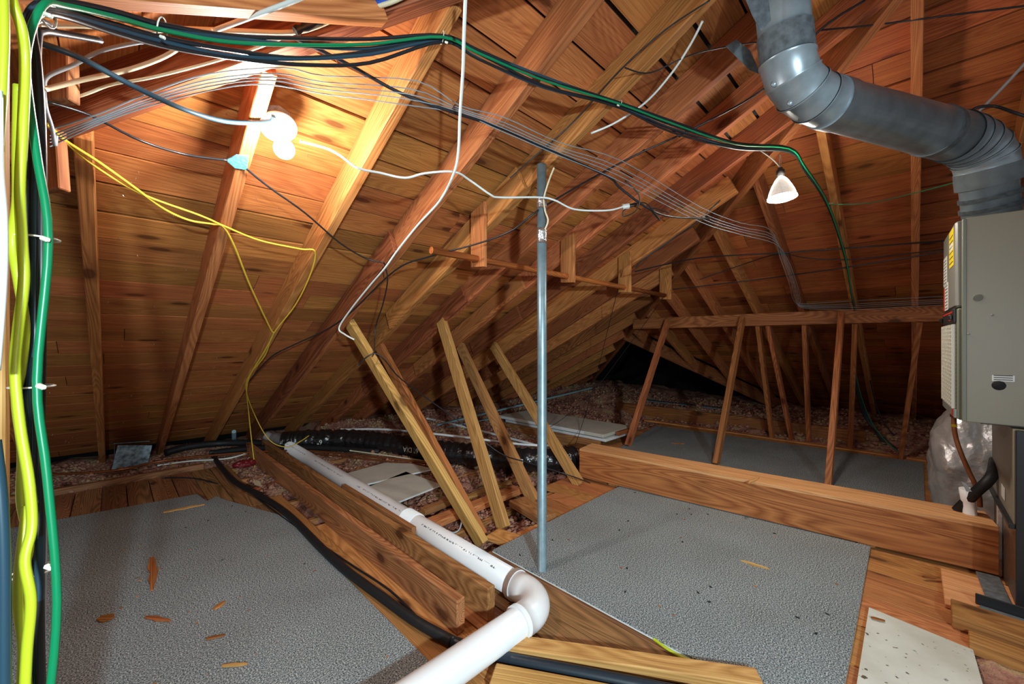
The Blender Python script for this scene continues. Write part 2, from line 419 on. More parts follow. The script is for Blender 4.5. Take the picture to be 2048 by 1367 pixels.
def pts_at(lst):
    out = []
    for px, py, Y in lst:
        du, dv, c = ray(px, py)          # keep clear of the rafters' undersides
        for k, V in ((dv, VE), (du, UE)):
            den = c + SL * k
            if den > 0.02: Y = min(Y, (SL * V - 0.012 - H) / den)
        out.append(at(px, py, Y))
    return out
def join_faces(dst, verts, faces):
    o = len(dst[0]); dst[0].extend(verts); dst[1].extend(tuple(o + i for i in f) for f in faces)

# ------------------------------------------------------------------ ROOF
ceiling = empty('ceiling', (2.0, 2.0, 2.6), kind='structure')
OFF = 0.172           # height of deck underside above rafter undersides
BW = 0.184 * 0.97     # board width up the slope
hstep = BW * math.cos(math.atan(SL))
def deck_rows(c0, c1):
    c = c0
    while c < c1:
        yield c, c + hstep; c += hstep
def joints(a, b, first):
    out = [a]; x = a + first
    while x < b - 0.5:
        out.append(x); x += random.choice((1.714, 2.1425, 2.571, 3.0))
    return out + [b]
# slope with the lamp (boards run along x, rise towards -y)
for v0, v1 in deck_rows(-0.42, 5.70):
    g = random.choice((0.009, 0.012, 0.015)) if v0 < 2.4 else random.choice((0.003, 0.005, 0.007))
    def lim(v): return max(1.83 - v, -1.5), min(v + 2.45, 8.3)
    a0, b0 = lim(v0); a1, b1 = lim(v1)
    lift = random.uniform(0, 0.003)
    js = joints(min(a0, a1), max(b0, b1), random.uniform(0.6, 3.0))
    for i in range(len(js) - 1):
        s, e = js[i] + 0.0015, js[i + 1] - 0.0015
        s0, s1 = max(s, a0), max(s, a1); e0, e1 = min(e, b0), min(e, b1)
        if e0 <= s0 or e1 <= s1: continue
        cs = [(s0, v0, zL(v0, OFF + lift)), (e0, v0, zL(v0, OFF + lift)), (e1, v1 - g, zL(v1 - g, OFF + lift)), (s1, v1 - g, zL(v1 - g, OFF + lift))]
        slab('plank', cs, -NL, 0.02, 'deck', (1, 0, 0), ceiling)
# hip-end slope (boards run along y, rise towards -x)
def vmaxR(u):
    m = u - 2.45
    if u > 5.58: m = min(m, 3.04 - (u - 5.58) * 0.63)
    return m
for u0, u1 in deck_rows(2.16, 8.25):
    g = random.choice((0.006, 0.009, 0.012))
    a0 = a1 = -1.7; b0, b1 = vmaxR(u0), vmaxR(u1)
    lift = random.uniform(0, 0.003)
    js = joints(-1.7, max(b0, b1), random.uniform(0.8, 3.0))
    for i in range(len(js) - 1):
        s, e = js[i] + 0.0015, js[i + 1] - 0.0015
        e0, e1 = min(e, b0), min(e, b1)
        if e0 <= s or e1 <= s: continue
        u1g = u1 - g
        cs = [(u0, s, zR(u0, OFF + lift)), (u0, e0, zR(u0, OFF + lift)), (u1g, e1, zR(u1g, OFF + lift)), (u1g, s, zR(u1g, OFF + lift))]
        slab('plank', cs, -NR, 0.02, 'deck_r', (0, 1, 0), ceiling)
# third slope, over the photographer's shoulder
for u0, u1 in deck_rows(-0.9, 1.75):
    b0, b1 = 1.79 - u0, 1.79 - u1
    if b1 < -0.3: continue
    g = 0.004
    cs = [(u0, -0.5, zW(u0, OFF)), (u0, b0, zW(u0, OFF)), (u1 - g, b1 + g, zW(u1 - g, OFF)), (u1 - g, -0.5, zW(u1 - g, OFF))]
    slab('plank', cs, -NW, 0.02, 'deck', (0, 1, 0), ceiling)

# black cover added above the boards to keep outside light out of the gaps
FO = OFF + 0.027
slab('roof_blackout', [(-2.2, 6.3, zL(6.3, FO)), (11, 6.3, zL(6.3, FO)), (11, -0.32, zL(-0.32, FO)), (2.16, -0.32, zL(-0.32, FO)), (-2.2, 4.05, zL(4.05, FO))], -NL, 0.01, 'hole', (1, 0, 0), ceiling)
slab('roof_blackout', [(2.15, -0.32, zR(2.15, FO)), (2.15, -2.2, zR(2.15, FO)), (8.6, -2.2, zR(8.6, FO)), (8.6, 1.15, zR(8.6, FO)), (5.58, 3.06, zR(5.58, FO))], -NR, 0.01, 'hole', (0, 1, 0), ceiling)
slab('roof_blackout', [(-2.2, -0.6, zW(-2.2, FO)), (-2.2, 4.02, zW(-2.2, FO)), (2.13, -0.31, zW(2.13, FO)), (2.13, -0.6, zW(2.13, FO))], -NW, 0.01, 'hole', (0, 1, 0), ceiling)
slab('blackout_wall', [(3.3, 1.1, zR(3.3) + .3), (8.3, 1.1, .25), (8.3, 1.1, -.4), (11, 1.1, -.4), (11, 1.1, 2.6), (3.3, 1.1, 2.6)], (0, -1, 0), 0.02, 'hole', (1, 0, 0), ceiling)  # black slabs added beyond the valley opening to shut out stray light
slab('blackout_wall', [(11, 1.0, -.4), (11, 6.4, -.4), (11, 6.4, 2.6), (11, 1.0, 2.6)], (1, 0, 0), 0.02, 'hole', (0, 1, 0), ceiling)
slab('blackout_floor', [(8.4, 1.0, -.3), (11, 1.0, -.3), (11, 6.4, -.3), (8.4, 6.4, -.3)], (0, 0, -1), 0.02, 'hole', (0, 1, 0), ceiling)
TW = 0.045; RD = OFF * math.cos(math.atan(SL))
def rafter_v(u): return max(1.83 - u, u - 2.43, -0.30)
RU = [-0.09 + 0.4285 * k for k in range(-3, 20)]
for u in RU:
    vt = rafter_v(u + TW / 2); vb = 6.05
    if vb - vt < 0.4: continue
    mt = random.choice(('rafter', 'rafter', 'rafter', 'rafter_dark'))
    A = (u + TW / 2, vt, zL(vt)); B = (u + TW / 2, vb, zL(vb))
    lumber('rafter', A, B, TW, RD, mt, up=-NL, parent=ceiling, dz=RD / 2)
RV = [-0.04 + 0.415 * k for k in range(-3, 9)]
for v in RV:
    ut = max(v + 2.5, 2.2); ub = 8.35
    if v > 1.6: ub = min(ub, 5.58 + (3.04 - v) / 0.63)
    if v > 2.9 or ub - ut < 0.3: continue
    A = (ut, v + TW / 2, zR(ut)); B = (ub, v + TW / 2, zR(ub))
    lumber('rafter', A, B, TW, RD, random.choice(('rafter', 'rafter', 'rafter_dark')), up=-NR, parent=ceiling, dz=RD / 2)
# hips
def hipline(u): return Vector((u, u - 2.475, zL(u - 2.475)))
lumber('hip_rafter', hipline(2.2) + Vector((0, 0, -0.03)), hipline(8.1) + Vector((0, 0, -0.03)), 0.05, 0.20, 'rafter_dark', parent=ceiling, dz=0.10)
def whip(X): return W(X, 1.25, 1.837 + 0.35 * (X + 1.45))
lumber('hip_rafter', whip(-2.2), whip(1.7), 0.062, 0.215, 'rafter_dark', parent=ceiling, dz=0.105)
# jack rafters of the third slope
for v in (1.152, 0.72):
    uh = 1.75 - v
    lumber('rafter', (uh, v, zW(uh)), (-1.0, v, zW(-1.0)), TW, RD, 'rafter', up=-NW, parent=ceiling, dz=RD / 2)
# blocks and offcuts nailed to the hip
A = at(112, 148, 1.16)
lumber('hip_block', at(108, 205, 1.125), at(106, 92, 1.125), 0.115, 0.035, 'joist', up=W(0, -1, 0), parent=ceiling)
lumber('offcut', at(96, 215, 1.24), at(108, 382, 1.24), 0.072, 0.035, 'stud_red', up=W(0, -1, 0), parent=ceiling)
# sistered boards beside the long rafters
def sister(k, v0, v1, d, m='rafter_dark', drop=0.012):
    u = -0.09 + 0.4285 * k - 0.017
    lumber('sister_board', (u, v0, zL(v0, -drop)), (u, v1, zL(v1, -drop)), 0.030, d, m, up=-NL, parent=ceiling, dz=d / 2)
p = onU(790, 492, 1.17); sister(3, p.y, 5.7, 0.150, 'rafter_dark')
p = onU(1050, 345, 1.60); sister(4, p.y, 3.0, 0.150, 'rafter')
sister(5, 2.55, 4.4, 0.15, 'rafter_dark'); sister(6, 2.3, 4.0, 0.15, 'rafter'); sister(7, 2.75, 3.5, 0.15, 'rafter_dark')
# valley board where the lower roof joins; the dark beyond comes from the added black slabs
def onRr(u, v, o=0.0): return Vector((u, v, zR(u, o)))
lumber('valley_board', onRr(5.50, 3.09, -0.02), onRr(8.1, 1.45, -0.02), 0.04, 0.19, 'rafter_dark', parent=ceiling, dz=0.05)
# fixing nails that came through the deck
dst = ([], [])
for _ in range(420):
    u = random.uniform(-0.8, 2.6); v = random.uniform(1.2, 5.5)
    if random.random() < 0.25: u = random.uniform(2.6, 5.5)
    if v < max(1.9 - u, u - 2.3): continue
    P = Vector((u, v, zL(v, OFF))); t = NL * random.uniform(0.008, 0.02) + Vector((random.uniform(-.5, .5), random.uniform(-.5, .5), 0)) * 0.012
    sid = NL.orthogonal().normalized() * 0.0012; sd2 = NL.cross(sid).normalized() * 0.0012
    join_faces(dst, [P + sid, P - sid * 0.5 + sd2, P - sid * 0.5 - sd2, P + t], [(0, 1, 3), (1, 2, 3), (2, 0, 3)])
me = bpy.data.meshes.new('nail_points'); me.from_pydata([tuple(v) for v in dst[0]], [], dst[1])
o = link('nail_points', me, Matrix.Identity(4), None, M['nail']); o.parent = ceiling; o.matrix_basis = WM['ceiling'].inverted(); o['kind'] = 'stuff'

# ------------------------------------------------------------------ FLOOR
floor = empty('floor', (0, 0, 0), kind='structure')
def vend(u):
    if u < 0.85: return 4.74
    if u < 1.0: return 3.5
    if u < 1.5: return 2.75
    if u < 1.68: return 2.35 if u < 1.55 else 1.72
    if u < 2.1: return 1.76
    if u < 2.5: return 2.02
    if u < 2.95: return 2.16
    return 2.62
def vstart(u):
    return -0.17 if 1.95 < u < 2.45 else -1.1
u = -1.65
while u < 5.75:
    w = random.choice((0.135, 0.14, 0.145)); g = random.choice((0.003, 0.004, 0.006))
    uc = u + w / 2; v1 = vend(uc) + random.uniform(-0.01, 0.01); v0 = vstart(uc)
    cuts = [v0]
    x = v0 + random.uniform(1.2, 3.2)
    while x < v1 - 0.5: cuts.append(x); x += random.uniform(1.6, 3.0)
    cuts.append(v1)
    for i in range(len(cuts) - 1):
        mm = 'floor' if uc > 1.7 else ('floor_dark' if (1.28 < uc < 1.7) else random.choice(('floor', 'floor_dark')))
        if uc < 0.85: mm = 'floor_dark'
        dz = random.uniform(-0.0025, 0)
        lumber('plank', (uc, cuts[i] + 0.0015, -0.011 + dz), (uc, cuts[i + 1] - 0.0015, -0.011 + dz), w, 0.022, mm, parent=floor, bev=0.0015)
    u += w + g
# joists under the boards, laid bare where boards are missing
for i, v in enumerate([-0.9, -0.45, 0.0, 0.43, 0.86, 1.29, 1.70, 2.08, 2.52, 2.95, 3.38, 3.81, 4.24, 4.67]):
    lumber('joist', (-1.7, v, -0.105), (6.2, v, -0.105), 0.042, 0.155, 'joist', parent=floor)
lumber('joist', (-1.7, 4.79, -0.02), (0.62, 4.79, -0.02), 0.045, 0.12, 'floor_dark', parent=floor)

# loose fill insulation
def ins_h(u, v):
    f = noise.fractal(Vector((u * 2.3, v * 2.3, 1.7)), 1.0, 2.0, 4)
    f2 = noise.fractal(Vector((u * 9, v * 9, 4.1)), 1.0, 2.0, 3)
    inside = v < vend(u) + 0.02 and u < 5.78 and v > vstart(u)
    base = -0.10 if inside else -0.035
    amp = 0.0 if inside else 0.055
    if u > 5.8 and not inside: base += min(0.16, (u - 5.8) * 0.22)
    if u > 1.9 and v > 3.2: base += min(0.10, (v - 3.2) * 0.12)
    if v > 4.95: base += 0.03
    if 1.5 < u < 2.9 and 1.7 < v < 3.0: base -= 0.035
    return base + amp * f + (0.025 * f2 if not inside else 0)
nu, nv = 230, 180
vs, fs = [], []
U0, U1, V0, V1 = -1.8, 8.7, -1.2, 6.5
for j in range(nv + 1):
    for i in range(nu + 1):
        uu = U0 + (U1 - U0) * i / nu; vv = V0 + (V1 - V0) * j / nv
        vs.append((uu, vv, ins_h(uu, vv)))
for j in range(nv):
    for i in range(nu): fs.append((j * (nu + 1) + i, j * (nu + 1) + i + 1, (j + 1) * (nu + 1) + i + 1, (j + 1) * (nu + 1) + i))
# crumpled tufts
TUFT = [(0, 0, 1), (0.9, 0, 0.3), (0.28, 0.86, 0.3), (-0.73, 0.53, 0.3), (-0.73, -0.53, 0.3), (0.28, -0.86, 0.3), (0, 0, -0.6)]
TF = [(0, 1, 2), (0, 2, 3), (0, 3, 4), (0, 4, 5), (0, 5, 1), (6, 2, 1), (6, 3, 2), (6, 4, 3), (6, 5, 4), (6, 1, 5)]
D = (list(vs), list(fs))
cnt = 0
while cnt < 20000:
    r = random.random()
    if r < 0.35: uu, vv = random.uniform(1.3, 3.6), random.uniform(1.6, 5.4)
    elif r < 0.6: uu, vv = random.uniform(-0.9, 1.6), random.uniform(3.4, 5.7)
    else: uu, vv = random.uniform(2.4, 7.8), random.uniform(-0.6, 5.2)
    if (vv < vend(uu) + 0.02 and uu < 5.78 and vv > vstart(uu)): continue
    s = random.uniform(0.008, 0.030) * (1.0 if uu < 3 else 1.35); z = ins_h(uu, vv) + s * 0.3
    k = [random.uniform(0.5, 1.3) for _ in TUFT]; a = random.uniform(0, 6.28); ca, sa = math.cos(a), math.sin(a); fl = random.uniform(0.4, 1.0)
    join_faces(D, [(uu + s * q * (x * ca - y * sa), vv + s * q * (x * sa + y * ca), z + s * q * zz * fl) for q, (x, y, zz) in zip(k, TUFT)], TF)
    cnt += 1
me = bpy.data.meshes.new('insulation'); me.from_pydata([tuple(v) for v in D[0]], [], D[1])
for p in me.polygons: p.use_smooth = True
link('insulation', me, Matrix.Identity(4), None, M['insul'])
tag(bpy.data.objects['insulation'], 'loose pink and brown fibre insulation lying between the joists', 'insulation', kind='stuff')

# ------------------------------------------------------------------ CARPETED PANELS
def carpet(name, poly, z, label, th=0.008, edge=None):
    cs = [(p[0], p[1], z) for p in poly]
    t = empty(name, (poly[0][0], poly[0][1], 0), label=label, cat='carpet')
    # subdivide a little so that the sheet can lie slightly uneven
    slab('pile', cs, (0, 0, -1), th, 'carpet', (1, 0, 0), t)
    cs2 = [(p[0] + q[0], p[1] + q[1], z - th) for p, q in zip(poly, edge or [(0, 0)] * len(poly))]
    slab('backing', cs2, (0, 0, -1), 0.004, 'panel_edge', (1, 0, 0), t)
    return t
carpet('carpet', [(-1.3, -1.1), (0.834, -1.1), (0.834, 3.02), (0.60, 3.66), (0.57, 3.79), (0.50, 3.72), (0.47, 3.95), (-1.3, 4.17)], 0.014,
       'big grey speckled carpet sheet by the pair of joists, strewn with wood chips')
carpet('carpet', [(1.545, 0.165), (2.10, 0.165), (3.11, 0.17), (3.00, 1.70), (1.535, 1.69)], 0.016,
       'grey speckled carpet sheet with the steel pole standing on it', edge=[(-.004, 0), (0, 0), (0, 0), (0, 0), (-.004, 0)])
carpet('carpet', [(3.45, -0.06), (5.66, -0.08), (5.47, 2.58), (4.2, 2.36), (3.45, 2.2)], 0.012,
       'grey speckled carpet sheet behind the plywood box beam')

# ------------------------------------------------------------------ PLYWOOD BOX BEAM
A = Vector((2.895, 2.06, 0)); B = Vector((3.165, -0.31, 0)); ex = (B - A).normalized(); ey = Vector((-ex.y, ex.x, 0))
bx = empty('box_beam', A, label='long plywood box beam lying across the floor by the furnace', cat='beam')
def bb(p, z): return p + Vector((0, 0, z))
dpt = 0.235
A2, B2 = A + ey * dpt, B + ey * dpt
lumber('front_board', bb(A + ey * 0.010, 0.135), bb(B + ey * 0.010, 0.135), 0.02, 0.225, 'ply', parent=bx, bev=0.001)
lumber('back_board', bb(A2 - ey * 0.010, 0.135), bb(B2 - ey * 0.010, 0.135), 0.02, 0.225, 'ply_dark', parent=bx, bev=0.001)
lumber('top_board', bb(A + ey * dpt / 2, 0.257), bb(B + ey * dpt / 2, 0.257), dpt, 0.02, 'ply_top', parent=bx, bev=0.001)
lumber('end_board', bb(A + ey * 0.02 + ex * 0.011, 0.135), bb(A2 - ey * 0.02 + ex * 0.011, 0.135), 0.02, 0.224, 'ply', parent=bx, bev=0.001)
lumber('skid', bb(A + ex * 0.3 + ey * 0.02, 0.011), bb(A + ex * 0.3 + ey * (dpt - 0.02), 0.011), 0.08, 0.022, 'joist', parent=bx)
lumber('skid', bb(B - ex * 0.5 + ey * 0.02, 0.011), bb(B - ex * 0.5 + ey * (dpt - 0.02), 0.011), 0.08, 0.022, 'joist', parent=bx)

# ------------------------------------------------------------------ PURLIN AND ITS STRUTS (hip end)
pu = 5.06
lumber('purlin', (pu, 2.70, zR(pu) - 0.07), (pu, -0.75, zR(pu) - 0.07), 0.045, 0.135, 'stud_red')
tag(bpy.data.objects['purlin'], 'long horizontal purlin board under the hip end carrying thin grey wires', 'beam')
def strut(a, b, w, d, m, label, up=(1, 0, 0), group=None):
    o = lumber('roof_strut', a, b, w, d, m, up=up)
    return tag(o, label, 'strut', group)
pb = zR(pu) - 0.137
ZC = 0.012
strut((4.17, 2.30, ZC), (pu - 0.05, 2.20, pb + 0.09), 0.045, 0.09, 'stud_red', 'leaning roof strut on the carpet nearest the white door panel')
strut((4.14, 1.345, ZC), (pu - 0.05, 1.345, pb + 0.09), 0.045, 0.09, 'stud_red', 'middle one of three roof struts leaning from carpet up to the purlin')
strut((4.14, 0.485, ZC), (pu - 0.05, 0.485, pb + 0.09), 0.045, 0.09, 'stud_red', 'leaning roof strut standing on carpet closest to the furnace')
strut((5.84, 1.233, -0.03), (pu + 0.03, 1.213, pb + 0.01), 0.04, 0.085, 'stud_red', 'first roof strut beyond the purlin, counting from the dark valley opening')
strut((5.86, 1.03, -0.03), (pu + 0.03, 1.117, pb + 0.01), 0.04, 0.085, 'stud_red', 'crooked roof strut beyond the purlin, close beside the first one')
strut((5.95, 0.88, -0.03), (pu + 0.03, 0.79, pb + 0.01), 0.04, 0.085, 'stud_red', 'wavy narrow roof strut beyond the purlin, third from the valley')
strut((5.90, 0.496, -0.03), (pu + 0.03, 0.389, pb + 0.01), 0.04, 0.085, 'stud_red', 'roof strut beyond the purlin beside the falling black cables')
strut((5.76, 0.088, -0.03), (pu + 0.03, -0.05, pb + 0.01), 0.04, 0.085, 'stud_red', 'roof strut beyond the purlin closest to the furnace grille')
o = lumber('edge_board', (6.08, 3.55, 0.055), (6.10, 0.38, 0.055), 0.042, 0.25, 'rafter_dark'); tag(o, 'paint-stained dark board on edge along the far carpet', 'board')
o = lumber('flat_board', (5.80, 2.9, 0.0), (5.82, -0.1, 0.0), 0.09, 0.025, 'floor'); tag(o, 'narrow orange board lying along the far carpet edge', 'board')
o = lumber('flat_board', (6.75, 3.6, 0.16), (6.75, 2.0, 0.16), 0.16, 0.02, 'galv_dull'); tag(o, 'grey weathered board lying on insulation beyond the edge board', 'board')

# ------------------------------------------------------------------ STRUTS UNDER THE LONG SLOPE
def up_to(px, py, off=-0.01): return onL(px, py, off)
def strut2(bot, top, m, label, w=0.045, d=0.095, up=(0, 1, 0)):
    return strut(bot, top, w, d, m, label, up=up)
strut2((1.585, 1.835, -0.02), (1.265, 2.99, 1.34), 'lumber', 'stout pale strut with black wire tied round it, beside the pvc pipe')
strut2((1.68, 1.95, -0.05), (1.665, 3.32, 1.17), 'stud_red', 'reddish strut half hidden behind the strut with tied wire', w=0.04)
strut2((1.815, 1.89, -0.02), (2.03, 2.90, 1.385), 'lumber', 'pale strut with a knot, second from the pvc pipe')
strut2((2.27, 2.03, -0.02), (2.56, 3.32, 1.16), 'lumber', 'narrow leaning strut seen close beside the steel pole')
strut2((2.775, 1.97, -0.0), (3.02, 3.32, 1.165), 'lumber', 'pale leaning strut ending by the box beam')

# ------------------------------------------------------------------ PAIR OF JOISTS ON EDGE, PVC DRAIN, HOSES
def edge_joist(u, v0, v1, h, label, m):
    o = lumber('edge_joist', (u, v0, h / 2), (u, v1, h / 2), 0.042, h, m); tag(o, label, 'joist')
edge_joist(1.018, 1.315, 4.95, 0.142, 'brown joist on edge beside the black foam hose', 'joist')
edge_joist(1.160, 1.285, 4.95, 0.142, 'brown joist on edge beside the white pvc drain', 'joist')
o = lumber('short_board', (1.245, 2.05, 0.062), (1.245, 3.05, 0.062), 0.03, 0.12, 'joist'); tag(o, 'short brown board standing between joist and white pvc pipe', 'board')
r_p = 0.058
pd = empty('drain_pipe', (1.33, 2.0, 0), label='thick white pvc drain pipe with elbow and coupling', cat='pipe')
zc = 0.075
tube('long_pipe', [(1.345, 4.75, zc), (1.335, 3.0, zc), (1.325, 1.27, zc)], r_p, 'pvc_print', pd, seg=28, sub=2)
tube('short_pipe', [(1.205, 1.115, zc), (0.4, 1.125, zc), (-0.7, 1.14, zc)], r_p, 'pvc', pd, seg=28, sub=2)
el = []
for k in range(0, 13):
    a = math.radians(90 * k / 12); el.append((1.205 + 0.12 * math.sin(a), 1.235 - 0.12 * math.cos(a), zc))
tube('elbow', [(1.150, 1.115, zc)] + el + [(1.325, 1.30, zc)], r_p + 0.006, 'pvc', pd, seg=28, sub=1)
tube('coupling', [(1.3315, 2.28, zc), (1.3305, 2.16, zc)], r_p + 0.006, 'pvc', pd, seg=28, sub=1)
tube('elbow_rim', [(1.325, 1.29, zc), (1.325, 1.315, zc)], r_p + 0.010, 'pvc', pd, seg=28, sub=1)
tube('elbow_rim', [(1.165, 1.115, zc), (1.145, 1.115, zc)], r_p + 0.009, 'pvc', pd, seg=28, sub=1)
tube('end_collar', [(1.347, 4.72, zc), (1.350, 4.95, zc + 0.02)], r_p + 0.012, 'blackplastic', pd, seg=20, sub=1)

hose = [onZ(425, 908, 0.05), onZ(440, 930, 0.03), onZ(470, 962, 0.03), onZ(520, 990, 0.03), onZ(575, 1027, 0.03), onZ(640, 1092, 0.03), onZ(690, 1138, 0.03), onZ(760, 1190, 0.03), onZ(830, 1240, 0.03), onZ(905, 1282, 0.022), onZ(1000, 1312, 0.022), onZ(1180, 1348, 0.025), onZ(1400, 1392, 0.03)]
tag(tube('foam_hose', hose[:10] , 0.021, 'rubber', seg=12, sub=8), 'black foam-covered hose snaking along the carpet edge', 'hose')
tag(tube('water_hose', hose[9:], 0.021, 'navyhose', seg=12, sub=6), 'smooth dark blue hose emerging under the white pvc pipe', 'hose')
tag(tube('thin_cable', pts_at([(325, 955, 3.4), (380, 955, 3.45), (430, 965, 3.4), (470, 985, 3.3)]), 0.006, 'blackcable'), 'short black cable lying across the floor boards behind the big carpet', 'cable')
tag(tube('thin_cable', [onZ(470, 960, 0.02), onZ(560, 1030, 0.012), onZ(690, 1120, 0.012), onZ(780, 1180, 0.012), onZ(850, 1250, 0.012)], 0.005, 'blackcable'), 'thin black cable beside the foam hose', 'cable')

# ------------------------------------------------------------------ STEEL POLE
pl = empty('steel_pole', (1.583, 1.362, 0.016), label='grey zinc steel pole standing on the carpet up to a rafter', cat='pole')
pt = zL(1.362) - 0.002
tube('shaft', [(1.583, 1.362, 0.016), (1.583, 1.362, 1.1), (1.580, 1.362, pt)], 0.0245, 'conduit', pl, seg=24, sub=1)
for za, zb in ((1.89, 1.95), (1.71, 1.79)):
    tube('tape', [(1.581, 1.362, za), (1.581, 1.362, (za + zb) / 2), (1.581, 1.362, zb)], 0.0265, 'tape', pl, seg=24, sub=2)

# ------------------------------------------------------------------ HANGING ROD AND ITS HANGERS
hv, hz = 1.86, 1.70
hg = empty('hanging_rod', (1.2, hv, hz), label='long orange wooden rod slung from four hanger boards', cat='rod')
tube('rod', [(1.235, hv, hz + 0.002), (2.7, hv, hz), (4.22, hv, hz - 0.004)], 0.0205, 'dowel', hg, seg=16, sub=1)
for k, (w, zt) in enumerate(((0.10, 0.16), (0.10, 0.15), (0.10, 0.15), (0.10, 0.15))):
    u = -0.09 + 0.4285 * (4 + 2 * k) - (0.050 if k == 0 else 0.016)
    zb = hz - 0.04; top = zL(hv, zt)
    # board with a slot for the rod cut into its lower edge
    vv0, vv1 = hv - 0.062, hv + 0.062
    prof = [(vv1, zb + 0.0), (vv0, zb - 0.012), (vv0, top), (vv1, top - 0.045)]
    slab('hanger', [(u - 0.012, a, b_) for a, b_ in prof], (1, 0, 0), 0.024, 'rafter', (0, 0, 1), hg, bev=0.002)

# ------------------------------------------------------------------ LAMPS
# porcelain lampholder with bare bulb
P0 = Vector((0.432, 1.640, 1.985)); ax = Vector((0.01, -0.095, -0.165)).normalized()
lp = empty('ceiling_lamp', P0, label='white porcelain lampholder with a bare glowing bulb on the rafter', cat='lamp')
F = frame_of(P0 - ax * 0.055, (1, 0, 0), ax)
lathe('junction_box', [(0.050, 0.0), (0.052, 0.002), (0.052, 0.045), (0.050, 0.047)], F, 'galv_dull', lp, seg=8, smooth=False)
F = frame_of(P0 - ax * 0.008, (1, 0, 0), ax)
lathe('lampholder', [(0.058, 0.0), (0.062, 0.004), (0.060, 0.012), (0.036, 0.020), (0.028, 0.030), (0.026, 0.052), (0.020, 0.054), (0.019, 0.040)], F, 'porcelain', lp, seg=32)
F = frame_of(P0 + ax * 0.044, (1, 0, 0), ax)
prof = [(0.013, 0.0), (0.014, 0.02), (0.018, 0.036)]
for k in range(0, 11):
    a = math.radians(-50 + 140 * k / 10); prof.append((max(0.034 * math.cos(a), 0.0), 0.068 + 0.034 * math.sin(a)))
lathe('bulb', prof, F, 'bulb', lp, seg=24)
# hanging reflector lamp by the hip
Y2 = 2.35
P1 = at(1561, 345, Y2); axd = (at(1563, 392, Y2) - at(1561, 350, Y2)).normalized(); axd = (axd + W(-0.03, -0.06, 0)).normalized()
rl = empty('hanging_lamp', P1, label='glass reflector lamp hanging by a wire hook under the hip rafter', cat='lamp')
F = frame_of(P1 - axd * 0.02, (1, 0, 0), axd)
lathe('socket', [(0.008, -0.012), (0.013, -0.01), (0.014, 0.0), (0.022, 0.006), (0.022, 0.03), (0.018, 0.034), (0.018, 0.052)], F, 'blackplastic', rl, seg=16)
lathe('reflector', [(0.022, 0.050), (0.034, 0.066), (0.052, 0.10), (0.066, 0.135), (0.074, 0.165), (0.076, 0.172)], F, 'lamp_glass', rl, seg=32)
lathe('lens', [(0.0745, 0.165), (0.074, 0.172), (0.055, 0.180), (0.0, 0.184)], F, 'lamp_glow', rl, seg=32)
hook = [P1 - axd * 0.03 + Vector(d) for d in ((0.012, 0, 0.0), (0.02, 0, 0.03), (0.022, 0, 0.06), (0.0, 0.0, 0.075), (-0.02, 0, 0.06), (-0.018, 0, 0.03), (-0.012, 0, 0.0))]
tube('wire_hook', hook, 0.0016, 'nail', rl, seg=6)
tube('cord', [P1 - axd * 0.03, at(1545, 318, Y2), at(1515, 297, 2.36)], 0.003, 'whitecable', rl, seg=6)

# ------------------------------------------------------------------ FLUE DUCT
fd = empty('flue_duct', at(1981, 425, 1.93), label='round galvanised flue duct with two segmented elbows rising from the furnace', cat='duct')
RA, RB = 0.086, 0.106                      # it widens towards the furnace
a0, a1 = at(1549, -150, 1.47), at(1574, 118, 1.52)
b0, b1 = at(1655, 205, 1.57), at(1905, 272, 1.85)
c0, c1 = at(1973, 335, 1.90), at(1982, 436, 1.94)
tube('stack', [a0, a1], RA, 'galv', fd, seg=40, sub=1)
def gores(p, d0, q, d1, n, r):
    L = (q - p).length * 0.40; pts = []
    for k in range(n + 1):
        t = k / n; h = [(1 - t) ** 3, 3 * t * (1 - t) ** 2, 3 * t * t * (1 - t), t ** 3]
        pts.append(p * h[0] + (p + d0 * L) * h[1] + (q - d1 * L) * h[2] + q * h[3])
    nrm = d0.cross(d1).normalized(); seg = 40; rings = []
    for k, c in enumerate(pts):
        if k == 0: t = d0
        elif k == n: t = d1
        else: t = (pts[k + 1] - pts[k - 1]).normalized()
        s = t.cross(nrm).normalized(); rings.append((c, s, nrm, t))
    for k in range(n):
        vs, fs = [], []
        cA, sA, nA, tA = rings[k]; cB, sB, nB, tB = rings[k + 1]
        rows = [(cA, sA, nA, r + 0.004), (cA + tA * 0.006, sA, nA, r + 0.004), (cA + tA * 0.009, sA, nA, r), (cB, sB, nB, r)]
        for c, s_, n_, rr in rows:
            for j in range(seg):
                a = 2 * math.pi * j / seg; vs.append(c + s_ * math.cos(a) * rr + n_ * math.sin(a) * rr)
        for i in range(len(rows) - 1):
            for j in range(seg): fs.append((i * seg + j, i * seg + (j + 1) % seg, (i + 1) * seg + (j + 1) % seg, (i + 1) * seg + j))
        me = mesh_of('elbow_gore', [v - cA for v in vs], fs, smooth=True)
        link('elbow_gore', me, Matrix.Translation(cA), fd, M['galv'])
dA = (a1 - a0).normalized(); dB = (b1 - b0).normalized(); dC = (c1 - c0).normalized()
gores(a1, dA, b0, dB, 4, RA + 0.004)
tube('collar', [a1 - dA * 0.10, a1 - dA * 0.004], RA + 0.004, 'galv_dull', fd, seg=40, sub=1)
tube('run', [b0, b1], lambda i, n: (RA + 0.004, RB)[i], 'galv', fd, seg=40, sub=1)
tube('collar', [b0 - dB * 0.004, b0 + dB * 0.07], RA + 0.009, 'galv', fd, seg=40, sub=1)
tube('collar', [b1 - dB * 0.16, b1 - dB * 0.12], RB + 0.0015, 'galv_dull', fd, seg=40, sub=1)
gores(b1, dB, c0, dC, 5, RB + 0.001)
